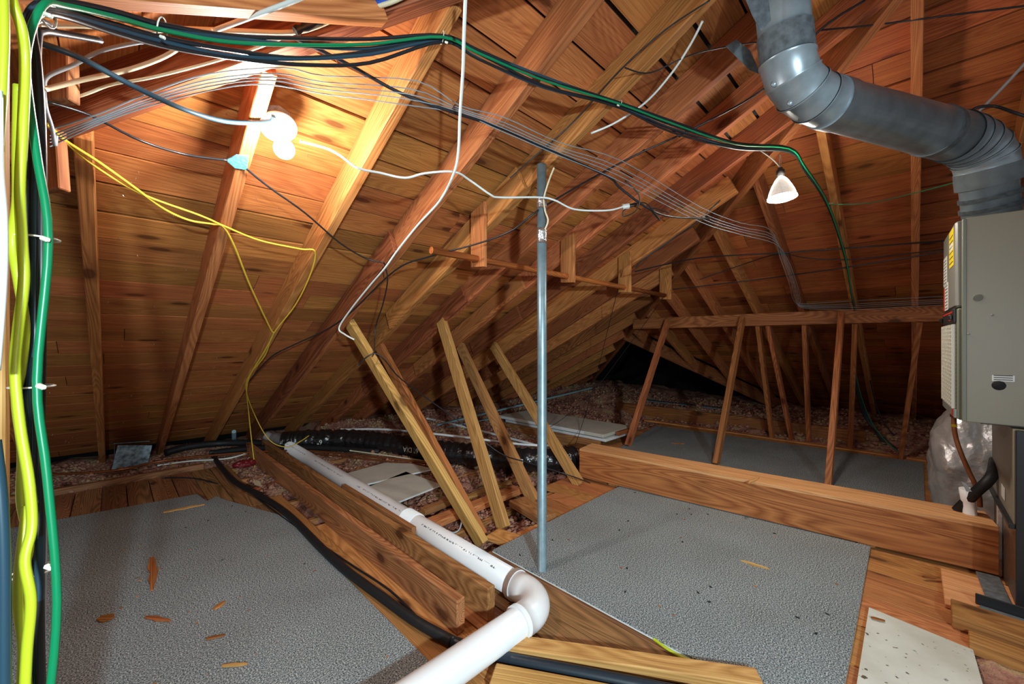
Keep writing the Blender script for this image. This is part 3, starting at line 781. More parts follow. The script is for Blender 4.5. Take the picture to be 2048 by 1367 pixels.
tube('collar', [c0, c0 + dC * 0.08], RB + 0.004, 'galv', fd, seg=40, sub=1)
tube('neck', [c0 + dC * 0.07, c1], RB - 0.010, 'galv', fd, seg=40, sub=1)
tube('collar', [c0 + dC * 0.125, c0 + dC * 0.145], RB - 0.003, 'galv_dull', fd, seg=40, sub=1)
tube('collar', [c1 - dC * 0.065, c1 - dC * 0.045], RB - 0.002, 'galv_dull', fd, seg=40, sub=1)
for (px, py) in ((1548, 168), (1580, 206)):
    lathe('rivet', [(0.0, 0.010), (0.004, 0.009), (0.009, 0.004), (0.012, 0.0)], frame_of(at(px, py, 1.535 - RA), W(1, 0, 0), W(0, -1, 0)), 'galv', fd, seg=16)
# flashing and straps
sf = empty('flashing_collar', at(1735, 185, 2.75), label='white round flashing plate on the roof behind the flue duct', cat='flashing')
lathe('plate', [(0.10, 0.0), (0.145, 0.0), (0.15, 0.004), (0.145, 0.03), (0.10, 0.03)], frame_of(at(1728, 205, 2.62), W(1, 0.0, -0.25), W(0.15, 0.35, 1)), 'porcelain', sf, seg=32)
o = slab('metal_strap', [at(1452, 92, 1.66), at(1472, 78, 1.66), at(1500, 100, 1.66), at(1522, 148, 1.66), at(1500, 140, 1.66)], W(0, 1, 0.2), 0.002, 'galv_dull', W(1, 0, -1)); tag(o, 'bent galvanised metal strap between rafter and flue elbow', 'strap')
o = slab('metal_strap', [at(1480, -30, 1.42), at(1534, -30, 1.42), at(1542, 40, 1.44), at(1522, 62, 1.44), at(1505, 30, 1.43)], W(0, 1, 0.1), 0.002, 'galv_dull', W(0.3, 0, -1)); tag(o, 'torn galvanised sheet hanging beside the flue stack', 'strap')

# ------------------------------------------------------------------ FURNACE
RZ = math.radians(2.2)
KF = 0.87
def kz_(z): return H + (z - H) * KF
fu = empty('furnace', (2.862, -0.180, 0.0), RZ, label='tall grey-beige furnace cabinet with louvered door and stickers', cat='furnace')
FW = WM[fu.name]
def fbox(name, x0, x1, y0, y1, z0, z1, m, parent=None, bev=0.003):
    x0, x1, y0, y1, z0, z1 = x0 * KF, x1 * KF, y0 * KF, y1 * KF, kz_(z0), kz_(z1)
    me = box_mesh(name, x1 - x0, y1 - y0, z1 - z0, bev)
    return link(name, me, FW @ Matrix.Translation(((x0 + x1) / 2, (y0 + y1) / 2, (z0 + z1) / 2)), parent or fu, M[m])
ZB, ZT = 0.765, 1.876
fbox('cabinet', 0, 0.62, -0.80, 0.0, ZB, ZT, 'cabinet', bev=0.004)
fbox('corner_flange', -0.001, 0.035, -0.004, 0.012, ZB + 0.004, ZT - 0.004, 'cabinet_edge', bev=0.002)
fbox('upper_door', 0.035, 0.62, 0.0, 0.035, 1.395, ZT - 0.004, 'door_grey', bev=0.008)
ld = fbox('lower_door', 0.035, 0.62, 0.0, 0.028, ZB + 0.004, 1.388, 'cabinet_edge', bev=0.006)
cp = fbox('control_panel', 0.06, 0.61, 0.026, 0.040, 1.31, 1.385, 'black', bev=0.003)
fbox('red_stripe', 0.10, 0.56, 0.040, 0.0415, 1.365, 1.375, 'label_red', bev=0)
fbox('emblem', 0.18, 0.26, 0.040, 0.0415, 1.325, 1.360, 'label_red', bev=0)
fbox('knob', 0.08, 0.11, 0.038, 0.058, 1.325, 1.355, 'blackplastic', bev=0.006); fbox('knob', 0.57, 0.60, 0.038, 0.058, 1.325, 1.355, 'blackplastic', bev=0.006)
gr = fbox('grille_backing', 0.07, 0.60, 0.026, 0.030, ZB + 0.06, 1.30, 'hole', bev=0)
z = ZB + 0.07
while z < 1.295:
    me = box_mesh('louver', 0.53 * KF, 0.014, 0.010, 0.001)
    link('louver', me, FW @ Matrix.Translation((0.335 * KF, 0.036 * KF, kz_(z))) @ Matrix.Rotation(math.radians(28), 4, 'X'), fu, M['grille']); z += 0.0225
for k in range(8):
    fbox('grille_bar', 0.068 + 0.075 * k, 0.076 + 0.075 * k, 0.030, 0.047, ZB + 0.06, 1.30, 'grille', bev=0.001)
fbox('kick_plate', 0.045, 0.615, 0.026, 0.040, ZB + 0.01, ZB + 0.058, 'door_grey', bev=0.003)
fbox('warning_tag', 0.075, 0.12, 0.040, 0.042, ZB + 0.015, ZB + 0.055, 'label_red', bev=0)
ye = fbox('energy_sticker', 0.10, 0.30, 0.035, 0.0365, 1.64, 1.855, 'label_yellow', bev=0)
for k in range(6): fbox('print_line', 0.12, 0.28, 0.0365, 0.037, 1.66 + 0.03 * k, 1.666 + 0.03 * k, 'ink', ye, bev=0)
fbox('print_block', 0.12, 0.27, 0.0365, 0.037, 1.735, 1.775, 'label_white', ye, bev=0)
ws = fbox('wiring_sticker', 0.42, 0.60, 0.035, 0.0365, 1.56, 1.74, 'label_white', bev=0)
for k in range(8): fbox('print_line', 0.44, 0.58, 0.0365, 0.037, 1.575 + 0.02 * k, 1.580 + 0.02 * k, 'ink', ws, bev=0)
ws = fbox('rating_sticker', 0.36, 0.53, 0.035, 0.0365, 1.40, 1.57, 'label_white', bev=0)
for k in range(8): fbox('print_line', 0.38, 0.51, 0.0365, 0.037, 1.41 + 0.02 * k, 1.415 + 0.02 * k, 'ink', ws, bev=0)
fbox('danger_sticker', 0.535, 0.605, 0.035, 0.0365, 1.40, 1.55, 'label_red', bev=0)
# details on the side
SIDE = FW @ Matrix.Rotation(math.radians(-90), 4, 'Y')    # local z points out of the side
def side_disc(name, y, z, r, th, m, rin=None):
    F_ = FW @ Matrix.Translation((0, y, z)) @ Matrix.Rotation(math.radians(-90), 4, 'Y')
    pr = [(0.0, th), (r * 0.9, th), (r, 0.0)] if rin is None else [(rin, 0.0005), (rin, th), (r, th), (r, 0.0005)]
    lathe(name, pr, F_, m, fu, seg=24)
def side_y(px, py, u=2.862):
    p = onU(px, py, u); q = FW.inverted() @ p; return q.y, q.z
y, z = side_y(1998, 770); side_disc('dark_knockout', y, z, 0.022, 0.003, 'hole')
y, z = side_y(1957, 595); side_disc('knockout_ring', y, z, 0.0185, 0.0015, 'cabinet', rin=0.0165)
y, z = side_y(1985, 629); side_disc('screw', y, z, 0.005, 0.003, 'door_grey')
y, z = side_y(1937, 667); side_disc('screw', y, z, 0.005, 0.003, 'door_grey')
y0, z0 = side_y(1984, 749); y1, z1 = side_y(2030, 763)
ik = lambda z: H + (z - H) / KF
y0, y1, z0, z1 = y0 / KF, y1 / KF, ik(z0), ik(z1)
sl = fbox('notice_sticker', -0.0015, 0.0, y1, y0, z1, z0, 'label_white', bev=0)
for k in range(3): fbox('print_line', -0.002, -0.0015, y1 + 0.006, y0 - 0.006, z1 + 0.006 + 0.011 * k, z1 + 0.010 + 0.011 * k, 'ink', sl, bev=0)
fbox('base_rail', 0.05, 0.62, -0.80, -0.06, ZB - 0.01, ZB, 'black', bev=0)
# return plenum under it
pn = empty('return_plenum', (2.83, -0.33, 0), label='metal return plenum box under the furnace with dark lower skirt', cat='duct')
ZP = kz_(ZB) - 0.012
lumber('upper_panel', (3.52, -0.345, (0.38 + ZP) / 2), (2.84, -0.345, (0.38 + ZP) / 2), 0.05, ZP - 0.38, 'cabinet', parent=pn, bev=0.002)
lumber('lower_panel', (3.52, -0.352, 0.19), (2.84, -0.352, 0.19), 0.05, 0.38, 'foil_dull', parent=pn, bev=0.002)
lumber('near_side', (2.832, -0.325, ZP / 2), (2.832, -0.95, ZP / 2), 0.02, ZP, 'black', parent=pn, bev=0.002)
lumber('skirt_rail', (3.52, -0.315, 0.38), (2.83, -0.315, 0.38), 0.02, 0.022, 'black', parent=pn)
lumber('skirt_rail', (3.22, -0.318, 0.0), (3.22, -0.318, 0.38), 0.02, 0.02, 'foil', up=(0, 1, 0), parent=pn)
slab('notice_sticker', [(3.16, -0.3185, 0.43), (3.06, -0.3185, 0.43), (3.06, -0.3185, 0.49), (3.16, -0.3185, 0.49)], (0, 1, 0), 0.0015, 'label_white', (1, 0, 0), pn)
lumber('floor_flange', (3.13, -0.27, 0.026), (2.80, -0.28, 0.026), 0.08, 0.006, 'galv_dull', parent=pn)
o = lumber('angle_iron', (2.73, -0.20, 0.055), (2.70, -0.75, 0.055), 0.006, 0.05, 'black'); tag(o, 'black steel angle bar standing on the floor by the furnace plenum', 'bar')
o = lumber('angle_iron', (2.69, -0.21, 0.034), (2.66, -0.75, 0.034), 0.06, 0.005, 'galv_dull'); tag(o, 'grey flat steel bar lying along the black angle bar', 'bar')
# foil wrapped ducts
def blob_box(name, loc, sx, sy, sz, m, label, rz=0.0, amp=0.02, cat='duct', pw=4.0):
    bm = bmesh.new(); bmesh.ops.create_icosphere(bm, subdivisions=5, radius=1.0)
    for v in bm.verts:
        c = v.co; k = (abs(c.x) ** pw + abs(c.y) ** pw + abs(c.z) ** pw) ** (-1 / pw); p = c * k
        d = noise.fractal(c * 2.6 + Vector(loc), 1.0, 2.0, 4) * amp + abs(noise.noise(c * 9)) * amp * 0.6
        p = Vector((p.x * (sx / 2 + d), p.y * (sy / 2 + d), p.z * (sz / 2 + d))); v.co = p
    me = bpy.data.meshes.new(name); bm.to_mesh(me); bm.free()
    for p in me.polygons: p.use_smooth = True
    o = link(name, me, Matrix.Translation(Vector(loc)) @ Matrix.Rotation(rz, 4, 'Z'), None, M[m]); return tag(o, label, cat)
blob_box('wrapped_duct', (3.93, -0.295, 0.375), 0.43, 0.42, 0.76, 'foil', 'crinkled silver foil wrapped duct behind the box beam end', amp=0.02, pw=3.2)
blob_box('wrapped_plenum', (3.52, -0.69, 1.965), 0.44, 0.54, 0.36, 'foil_dull', 'brownish foil wrapped plenum above the furnace', amp=0.02)
blob_box('wrapped_pipe', (2.98, -0.49, 1.94), 0.11, 0.12, 0.32, 'foil', 'silver wrapped upright pipe on top of the furnace', amp=0.006, pw=2.5)
o = slab('white_sheet', [at(1975, 245, 2.9), at(2005, 205, 2.9), at(2050, 190, 2.9), at(2050, 240, 2.9), at(2000, 252, 2.9)], W(0, 1, 0), 0.004, 'panel', (1, 0, 0)); tag(o, 'pale board corner leaning behind the flue elbow', 'board')
gp = empty('gas_pipe', at(1908, 830, 1.930), label='brown flexible gas pipe looping down from the furnace', cat='pipe')
tube('hose', pts_at([(1908, 826, 2.279), (1908, 850, 2.279), (1912, 875, 2.279), (1922, 905, 2.262), (1937, 940, 2.245), (1949, 965, 2.227), (1958, 990, 2.218), (1960, 1012, 2.218)]), 0.011, 'brownpipe', gp, seg=10)
tube('fitting', pts_at([(1908, 818, 2.279), (1908, 833, 2.279)]), 0.016, 'brownpipe', gp, seg=8, sub=1)
tube('yellow_tape', pts_at([(1908, 847, 2.279), (1908.4, 852, 2.279)]), 0.0122, 'label_yellow', gp, seg=10, sub=1)
tag(tube('insulated_line', pts_at([(1915, 1020, 2.218), (1935, 1000, 2.175), (1955, 980, 2.131), (1975, 962, 2.105), (1986, 945, 2.131), (1990, 920, 2.262)]), 0.024, 'rubber', seg=12), 'black foam-insulated line bending beside the plenum', 'pipe')
dp = empty('vent_stub', at(1936, 1005, 1.892), label='white pvc stub with torn foil end behind the box beam', cat='pipe')
tube('stub', pts_at([(1940, 1030, 2.175), (1936, 1000, 2.175), (1932, 976, 2.175)]), 0.028, 'pvc', dp, seg=16, sub=1)
slab('torn_foil', [at(1924, 962, 1.877), at(1932, 966, 1.877), at(1944, 982, 1.877), at(1934, 982, 1.877)], W(0, 1, 0), 0.003, 'foil', (1, 0, 0), dp)

# ------------------------------------------------------------------ FLEX DUCT AND THINGS BEHIND IT
fx = empty('flex_duct', (2.3, 3.2, 0), label='fat black plastic flexible duct with white print', cat='duct')
axis = [(1.33, 4.86, 0.10), (1.50, 4.72, 0.12), (1.87, 4.36, 0.125), (2.12, 3.85, 0.115), (2.32, 3.28, 0.115), (2.55, 2.82, 0.11), (2.86, 2.38, 0.105), (3.10, 2.27, 0.10)]
def fxr(i, n): return 0.105 + 0.007 * math.sin(i * 1.9) + 0.004 * math.sin(i * 0.83) + 0.010 * noise.noise(Vector((i * 0.35, 2, 1)))
tube('sleeve', axis, fxr, 'flex', fx, seg=28, sub=22)
tube('collar', [(1.36, 4.84, 0.11), (1.24, 4.95, 0.15)], 0.075, 'foil', fx, seg=20, sub=2)
tube('connector', [(1.24, 4.95, 0.15), (1.20, 5.0, 0.17)], 0.055, 'pvc', fx, seg=20, sub=1)
def text_on_tube(s, P, along, r, size, name, par, spin=0.0):
    cu = bpy.data.curves.new('t', 'FONT'); cu.body = s; cu.size = size; cu.align_x = 'CENTER'
    o = bpy.data.objects.new('t', cu); COL.objects.link(o)
    dg = bpy.context.evaluated_depsgraph_get(); dg.update()
    me = bpy.data.meshes.new_from_object(o.evaluated_get(dg)); bpy.data.objects.remove(o)
    x = Vector(along).normalized(); toc = Vector((0, 0, H)) - Vector(P); toc = (toc - x * toc.dot(x)).normalized(); y = toc.cross(x)
    toc = toc * math.cos(spin) + y * math.sin(spin); y = toc.cross(x)
    for v in me.vertices:
        a = v.co.y / r; v.co = x * v.co.x + (toc * math.cos(a) + y * math.sin(a)) * r
    return link(name, me, Matrix.Translation(Vector(P)), par, M['label_white'])
FONT_R = 0.1215
text_on_tube('6" DIA', (2.215, 3.57, 0.115), Vector((2.12, 3.85, 0)) - Vector((2.32, 3.28, 0)), FONT_R, 0.07, 'print', fx, 0.05)
text_on_tube('6"', (1.66, 4.585, 0.125), Vector((1.5, 4.72, 0)) - Vector((1.87, 4.36, 0)), FONT_R, 0.07, 'print', fx, 0.05)
text_on_tube('DIA', (2.70, 2.60, 0.11), Vector((2.55, 2.82, 0)) - Vector((2.86, 2.36, 0)), FONT_R, 0.07, 'print', fx, 0.05)
tag(tube('copper_line', [onZ(100, 948, 0.05), onZ(230, 940, 0.06), onZ(330, 920, 0.06), onZ(480, 905, 0.07), onZ(600, 900, 0.07), onZ(720, 910, 0.07), onZ(860, 925, 0.03)], 0.010, 'copper', seg=8), 'long brown copper line running along the eave under the yellow string', 'pipe')
tag(tube('copper_line', [onZ(480, 910, 0.05), onZ(600, 905, 0.05), onZ(720, 916, 0.05), onZ(850, 929, 0.02)], 0.008, 'copper', seg=8), 'second shorter copper line just in front of the flex duct', 'pipe')
tag(tube('white_cable', [onZ(315, 930, 0.02), onZ(380, 921, 0.03), onZ(460, 915, 0.05), onZ(530, 895, 0.07), onZ(620, 888, 0.09), onZ(650, 886, 0.10)], 0.008, 'whitecable'), 'white cable lying on the insulation at the eave', 'cable')
tag(tube('cream_cable', [onZ(700, 900, 0.06), onZ(760, 908, 0.05), onZ(830, 918, 0.03), onZ(860, 922, 0.02)], 0.007, 'creamcable'), 'short cream cable in front of the flex duct', 'cable')
tag(tube('black_pipe', [onZ(420, 905, 0.06), onZ(520, 895, 0.08), onZ(640, 895, 0.07), onZ(760, 902, 0.05)], 0.03, 'rubber', seg=10), 'black hose lying along the eave beside the copper line', 'hose')
tag(tube('black_pipe', [onZ(330, 905, 0.10), onZ(380, 892, 0.12), onZ(450, 885, 0.10), onZ(540, 885, 0.08)], 0.035, 'rubber', seg=10), 'black pipe close under the rafter feet at the eave', 'hose')
tag(tube('white_pipe', [(1.9, 4.75, 0.17), (2.2, 4.2, 0.21), (2.55, 3.35, 0.215), (2.85, 2.75, 0.19), (3.15, 2.45, 0.17)], 0.012, 'pvc', seg=10), 'white plastic pipe lying behind the black flex duct', 'pipe')
tag(tube('white_pipe', [(3.15, 4.85, 0.12), (3.2, 4.1, 0.11), (3.22, 3.4, 0.10), (3.22, 2.75, 0.09)], 0.014, 'pvc', seg=10), 'white plastic pipe on insulation before the blue strip', 'pipe')
o = lumber('metal_channel', (3.02, 4.42, 0.11), (5.76, 3.85, 0.42), 0.045, 0.02, 'bluestrip'); tag(o, 'long pale blue metal channel slanting up from the insulation', 'channel')
o = lumber('metal_channel', (3.05, 4.25, 0.10), (3.95, 4.05, 0.16), 0.03, 0.015, 'bluestrip'); tag(o, 'short pale blue metal strip under the long channel', 'channel')
# door panel lying on joists
dpn = empty('door_panel', (3.85, 2.4, 0.1), label='white flat door panel lying on joists in the back', cat='panel')
lumber('slab_board', (4.19, 4.12, 0.150), (4.19, 2.43, 0.150), 0.66, 0.035, 'panel', parent=dpn)
lumber('edge_strip', (3.85, 4.12, 0.150), (3.87, 2.43, 0.150), 0.014, 0.037, 'panel_edge', parent=dpn)
o = lumber('door_panel', (4.15, 4.0, 0.105), (4.15, 2.40, 0.105), 0.56, 0.03, 'panel_edge'); tag(o, 'pale blue panel lying under the white door panel', 'panel')
o = lumber('edge_joist', (3.80, 4.3, 0.035), (3.83, 2.45, 0.035), 0.05, 0.13, 'joist'); tag(o, 'dark joist on edge in front of the white door panel', 'joist')
o = lumber('short_block', (4.05, 2.36, 0.16), (4.42, 2.36, 0.16), 0.04, 0.045, 'rafter_dark'); tag(o, 'brown stick lying at the end of the white door panel', 'block')
# ceiling boards and blocks in the opening
def panel(pts, z, label, m='panel', th=0.014, tilt=None):
    cs = [onZ(px, py, z) for px, py in pts]
    if tilt:
        for i, dz in tilt.items(): cs[i].z += dz
    e = empty('ceiling_board', cs[0], label=label, cat='panel')
    slab('face_sheet', cs, (0, 0, -1), th * 0.35, m, (0, 1, 0), e)
    slab('core', [c - Vector((0, 0, th * 0.35)) for c in cs], (0, 0, -1), th * 0.65, 'panel_edge', (0, 1, 0), e)
panel([(683, 948), (770, 924), (822, 926), (866, 936), (735, 966)], 0.035, 'dusty white board offcut behind another one, by the pvc pipe')
panel([(738, 972), (812, 942), (882, 968), (786, 1006)], 0.035, 'dusty white board offcut beside the strut with tied wire')
def block(p0, p1, w, z, th, m, label):
    a, b_ = onZ(*p0, z), onZ(*p1, z)
    a.z = b_.z = z - th / 2
    o = lumber('wood_block', a, b_, w, th, m); tag(o, label, 'block')
block((850, 1044), (1036, 972), 0.10, 0.015, 0.045, 'floor', 'pale board with nails crossing the floor opening')
block((846, 1016), (930, 985), 0.06, 0.015, 0.04, 'joist', 'small brown block next to the dusty white offcuts')
block((1035, 995), (1095, 1030), 0.15, 0.04, 0.045, 'joist', 'dark thick block lying beside the steel pole')
block((985, 1062), (1030, 1078), 0.13, 0.006, 0.03, 'floor', 'short board patch at the foot of two pale struts')
tag(tube('grey_cable', pts_at([(925, 1030, 2.55), (920, 1055, 2.5), (908, 1064, 2.48), (890, 1058, 2.5), (870, 1052, 2.55)]), 0.005, 'greycable'), 'pale grey cable loop in the floor opening', 'cable')
# foreground planks
def fplank(p0, p1, w, z, th, m, label, name='loose_plank'):
    a, b_ = onZ(*p0, z), onZ(*p1, z); a.z = b_.z = z - th / 2
    o = lumber(name, a, b_, w, th, m, bev=0.004); tag(o, label, 'plank')
fplank((1000, 1276), (1520, 1350), 0.075, 0.05, 0.04, 'lumber', 'long pale plank crossing in front of the carpet corner')
fplank((985, 1345), (1480, 1440), 0.10, 0.04, 0.038, 'lumber', 'pale plank behind the dark blue hose at the pvc pipe')
tag(tube('yellow_cable', [onZ(1308, 1277, 0.006), onZ(1340, 1300, 0.006), onZ(1375, 1318, 0.006), onZ(1415, 1332, 0.006)], 0.006, 'yellowcable'), 'yellow cable peeping from under the carpet edge', 'cable')
# painted board and lumber by the furnace
pc = [onZ(1738, 1213, 0.012), onZ(1946, 1298, 0.012), onZ(1975, 1400, 0.012), onZ(1708, 1400, 0.012)]
o = slab('painted_board', pc, (0, 0, -1), 0.011, 'painted', (0, 1, 0)); tag(o, 'white paint-spattered board lying on the floor by the furnace', 'panel')
o = lumber('plywood_patch', (2.86, -0.105, 0.012), (2.86, -0.33, 0.012), 0.40, 0.02, 'ply_top'); tag(o, 'pale plywood patch lying by the box beam end', 'panel')
o = lumber('wood_block', (2.57, -0.12, 0.03), (2.55, -0.9, 0.03), 0.155, 0.055, 'floor'); tag(o, 'thick orange timber lying beside the black angle bar', 'block')
o = lumber('wood_block', (2.43, -0.16, 0.0), (2.39, -0.9, 0.0), 0.09, 0.05, 'floor'); tag(o, 'low orange timber along the edge of the floor hole', 'block')

# ------------------------------------------------------------------ EAVE ITEMS
gb = empty('metal_boot', (0.1, 5.35, 0), label='spangled galvanised metal box at the eave between two rafters', cat='duct')
bxm = [(0.015, 5.30), (0.30, 5.24)]
M['spangle'] = plain('spangled_zinc', lin('#A8C0CE'), 0.4, 0.5, nz=1.0, nscale=26, dark=0.25)
lumber('front_sheet', onV(229, 912, 5.30) + Vector((0, 0, -0.01)), onV(299, 905, 5.30) + Vector((0, 0, -0.04)), 0.004, 0.23, 'spangle', parent=gb)
lumber('side_sheet', onV(229, 912, 5.30) + Vector((0, 0, -0.01)), onV(229, 912, 5.30) + Vector((0, 0.25, -0.01)), 0.004, 0.23, 'galv_dull', parent=gb)
lumber('top_flange', onV(226, 886, 5.29) , onV(300, 881, 5.29), 0.02, 0.008, 'galv_dull', parent=gb)
o = blob_box('plastic_bag', onZ(490, 926, 0.02), 0.20, 0.12, 0.06, 'red_plastic', 'crumpled dark red plastic on the insulation at the eave', amp=0.012, cat='bag', pw=2.2)
tag(tube('vent_pipe', pts_at([(468, 888, 4.75), (468, 862, 4.75)]), 0.02, 'conduit', seg=12, sub=1), 'short grey pipe stub standing at the eave', 'pipe')
o = slab('paper_scrap', [onZ(505, 955, 0.01), onZ(520, 962, 0.02), onZ(524, 972, 0.01), onZ(509, 968, 0.01)], (0, 0, -1), 0.002, 'creamcable', (1, 0, 0)); tag(o, 'cream paper scrap tied at the end of the yellow string', 'paper')
block((478, 985), (560, 960), 0.05, 0.0, 0.03, 'stud_red', 'short orange stick beside the foam hose near the joist ends')
# lower roof and soffit beyond the eave: dark boards that close the view
o = lumber('soffit_board', (-1.6, 6.25, 0.0), (11.0, 6.25, 0.0), 0.03, 0.7, 'rafter_dark', parent=ceiling)
o = lumber('soffit_board', (8.62, -1.7, 0.0), (8.62, 1.1, 0.0), 0.03, 0.7, 'rafter_dark', parent=ceiling)

# ------------------------------------------------------------------ POST AND CABLES AT THE NEAR CORNER
o = lumber('post', (-0.166, 1.006, 0.0), (-0.166, 1.006, zW(-0.166) - 0.004), 0.042, 0.10, 'lumber', up=(1, 0, 0)); tag(o, 'wooden post carrying bundles of yellow and blue cables', 'post')
def cable(name, lst, r, m, label, cat='cable', flat=1.0, sub=6, seg=8, group=None):
    o = tube(name, pts_at(lst), r, m, seg=seg, sub=sub, flat=flat); return tag(o, label, cat, group)
Yp = 0.52
cable('yellow_cable', [(14, -60, .5), (24, 0, .5), (44, 60, .51), (50, 130, .52), (46, 250, .52), (40, 380, .52), (44, 480, .52), (48, 560, .52), (36, 660, .52), (30, 740, .52), (40, 850, .52), (58, 960, .52), (64, 1050, .51), (50, 1120, .5), (62, 1200, .5), (54, 1300, .5), (48, 1420, .5)], 0.0058, 'yellowcable', 'yellow flat cable crossing in front on the post bundle', flat=0.8)
cable('yellow_cable', [(36, 170, .55), (34, 300, .55), (34, 400, .55), (24, 480, .54), (36, 560, .55), (50, 650, .54), (42, 740, .545), (32, 800, .55), (44, 900, .54), (42, 1000, .54), (58, 1090, .54), (38, 1180, .53), (48, 1290, .54), (60, 1420, .54)], 0.0056, 'yellowcable', 'yellow flat cable weaving behind the other yellow ones on the post', flat=0.8)
cable('yellow_cable', [(2, -60, .48), (6, 60, .48), (2, 180, .48), (-6, 300, .48)], 0.0062, 'yellowcable', 'yellow-green cable at the very edge of the view by the post top', flat=0.8)
cable('yellow_cable', [(55, 1010, .53), (42, 1110, .515), (36, 1200, .515), (46, 1300, .52), (40, 1420, .52)], 0.0056, 'yellowcable', 'yellow flat cable low on the post bundle beside the zip tie', flat=0.8)
cable('white_cable', [(-4, 180, .47), (-2, 330, .47), (6, 430, .47), (7, 520, .47), (2, 620, .47), (-8, 740, .47)], 0.0038, 'whitecable', 'white cable bowing out in front of the wooden post')
cable('navy_cable', [(-12, 880, .48), (2, 1000, .48), (8, 1150, .48), (8, 1420, .48)], 0.006, 'navycable', 'dark blue cable low in front of the wooden post')
# long black run: up the post, along the rafters, past the hanging lamp and down the hip-end rafter
def run(dx, dy, m, r, label, s=0, name='bundle_cable'):
    w = [math.sin(s * 2.1 + k * 1.7) for k in range(24)]
    L = [(58 + dx * 1.0 + 5 * w[0], 1420, .55), (60 + dx + 4 * w[1], 1180, .55), (62 + dx + 5 * w[2], 900, .56), (60 + dx * 1.0 + 4 * w[3], 600, .56), (62 + dx + 3 * w[4], 300, .57), (58 + dx * 0.8, 130, .57), (52 + dx * 0.6, 55, .57), (75 + dx * 0.3, 14 + dy * 0.4, .58), (130, 12 + dy * 0.7, .63), (230, 35 + dy, .72), (330, 62 + dy, .82), (460, 82 + dy * 1.2 + 4 * w[5], .95), (600, 94 + dy * 1.2 + 5 * w[6], 1.1), (740, 92 + dy * 0.9 + 6 * w[7], 1.24), (885, 74 + dy * 0.30, 1.36), (960, 104 + dy * 0.5 + 4 * w[8], 1.46), (1090, 160 + dy * 0.6 + 5 * w[9], 1.66), (1238, 207 + dy * 0.25, 1.86), (1340, 248 + dy * 0.45 + 3 * w[10], 2.0), (1470, 288 + dy * 0.3, 2.2), (1578, 297 + dy * 0.22, 2.36), (1610, 335 + dy * 0.25, 2.55), (1656, 408 + dy * 0.2 , 2.86), (1690, 510 + dy * 0.2, 3.3), (1703, 585 + dy * 0.2, 3.6), (1712, 640 + dy * .3, 4.1), (1708 + dx * 0.1, 740, 4.3), (1728 + dx * .3, 830, 4.6), (1775, 885 + dy * 0.4, 4.5), (1830, 925 + dy * 0.3, 4.25)]
    if m == 'greencable': L[:7] = [(96, 1420, .54), (114, 1200, .54), (94, 950, .54), (74, 760, .54), (97, 480, .55), (72, 300, .55), (52, 120, .56)]; L = [(x, y, q * 0.985) for x, y, q in L]
    o = tube(name, pts_at(L), r, m, seg=8, sub=5); return tag(o, label, 'cable', 'cables of the long tied bundle')
for k, (dx, dy) in enumerate(((-4, -12), (2, -2), (8, 14), (14, 22), (20, 30))):
    run(dx, dy, 'navycable' if k % 2 else 'blackcable', 0.0052, ('topmost black cable of the long tied bundle from post to purlin', 'dark blue cable second from the top of the long tied bundle', 'black cable in the middle of the long tied bundle', 'dark blue cable second lowest in the long tied bundle', 'lowest hanging black cable of the long tied bundle')[k], s=k)
run(28, -1, 'greencable', 0.0046, 'green cable running along the black tied bundle', s=9, name='green_cable')
bpy.data.objects['green_cable'].data.materials[0] = M['greencable']
cable('navy_cable', [(66, 1420, .56), (76, 1200, .56), (80, 1000, .57), (72, 700, .57), (76, 350, .58), (72, 180, .58), (74, 80, .6), (84, 62, .62), (120, 66, .66), (200, 80, .74)], 0.0055, 'navycable', 'dark blue cable of the post bundle turning under the tied bundle')
cable('grey_cable', [(78, 1420, .58), (86, 1100, .58), (78, 700, .58), (80, 420, .58), (76, 240, .58), (66, 120, .58), (62, 60, .58), (78, 40, .6), (100, 50, .62)], 0.004, 'greycable', 'grey cable at the side of the post bundle')
# other cables by the hip
cable('cream_cable', [(80, 48, .85), (180, 50, .9), (260, 60, .95), (360, 58, 1.0), (480, 62, 1.1), (600, 62, 1.18), (700, 25, 1.22), (780, 5, 1.2), (850, -30, 1.2)], 0.007, 'creamcable', 'cream cable running behind the tied bundle to the roof')
cable('cream_cable', [(90, 178, 1.05), (170, 158, 1.1), (260, 138, 1.15), (330, 112, 1.18), (370, 85, 1.2)], 0.0065, 'creamcable', 'cream cable crossing the dark hip rafter')
cable('thin_cream_cable', [(110, 205, 1.15), (170, 188, 1.15), (225, 168, 1.16), (300, 155, 1.17), (400, 130, 1.18), (500, 100, 1.19), (590, 65, 1.2)], 0.004, 'creamcable', 'thin cream cable sagging along the hip rafter')
cable('grey_cable', [(88, 175, 1.08), (96, 152, 1.08), (150, 128, 1.1), (200, 102, 1.12), (280, 84, 1.14), (330, 84, 1.16)], 0.005, 'greycable', 'grey cable looping over the hip block')
cable('grey_cable', [(88, 180, 1.08), (92, 215, 1.08), (104, 255, 1.1), (110, 290, 1.12), (112, 270, 1.12)], 0.0045, 'greycable', 'grey cable hanging down the offcut below the hip')
cable('white_cable', [(430, 60, 1.05), (500, 34, 1.0), (590, 0, .95), (660, -30, .9)], 0.006, 'whitecable', 'pale cable rising past the tied bundle to the roof boards')
tag(tube('sleeved_cable', pts_at([(590, 62, 1.15), (640, 40, 1.18), (690, 18, 1.2), (740, -5, 1.2), (800, -40, 1.2)]), lambda i, n: 0.011 + 0.003 * math.sin(i * 2.3), 'blackcable', seg=10), 'rough black taped sleeve round cables at the roof', 'cable')
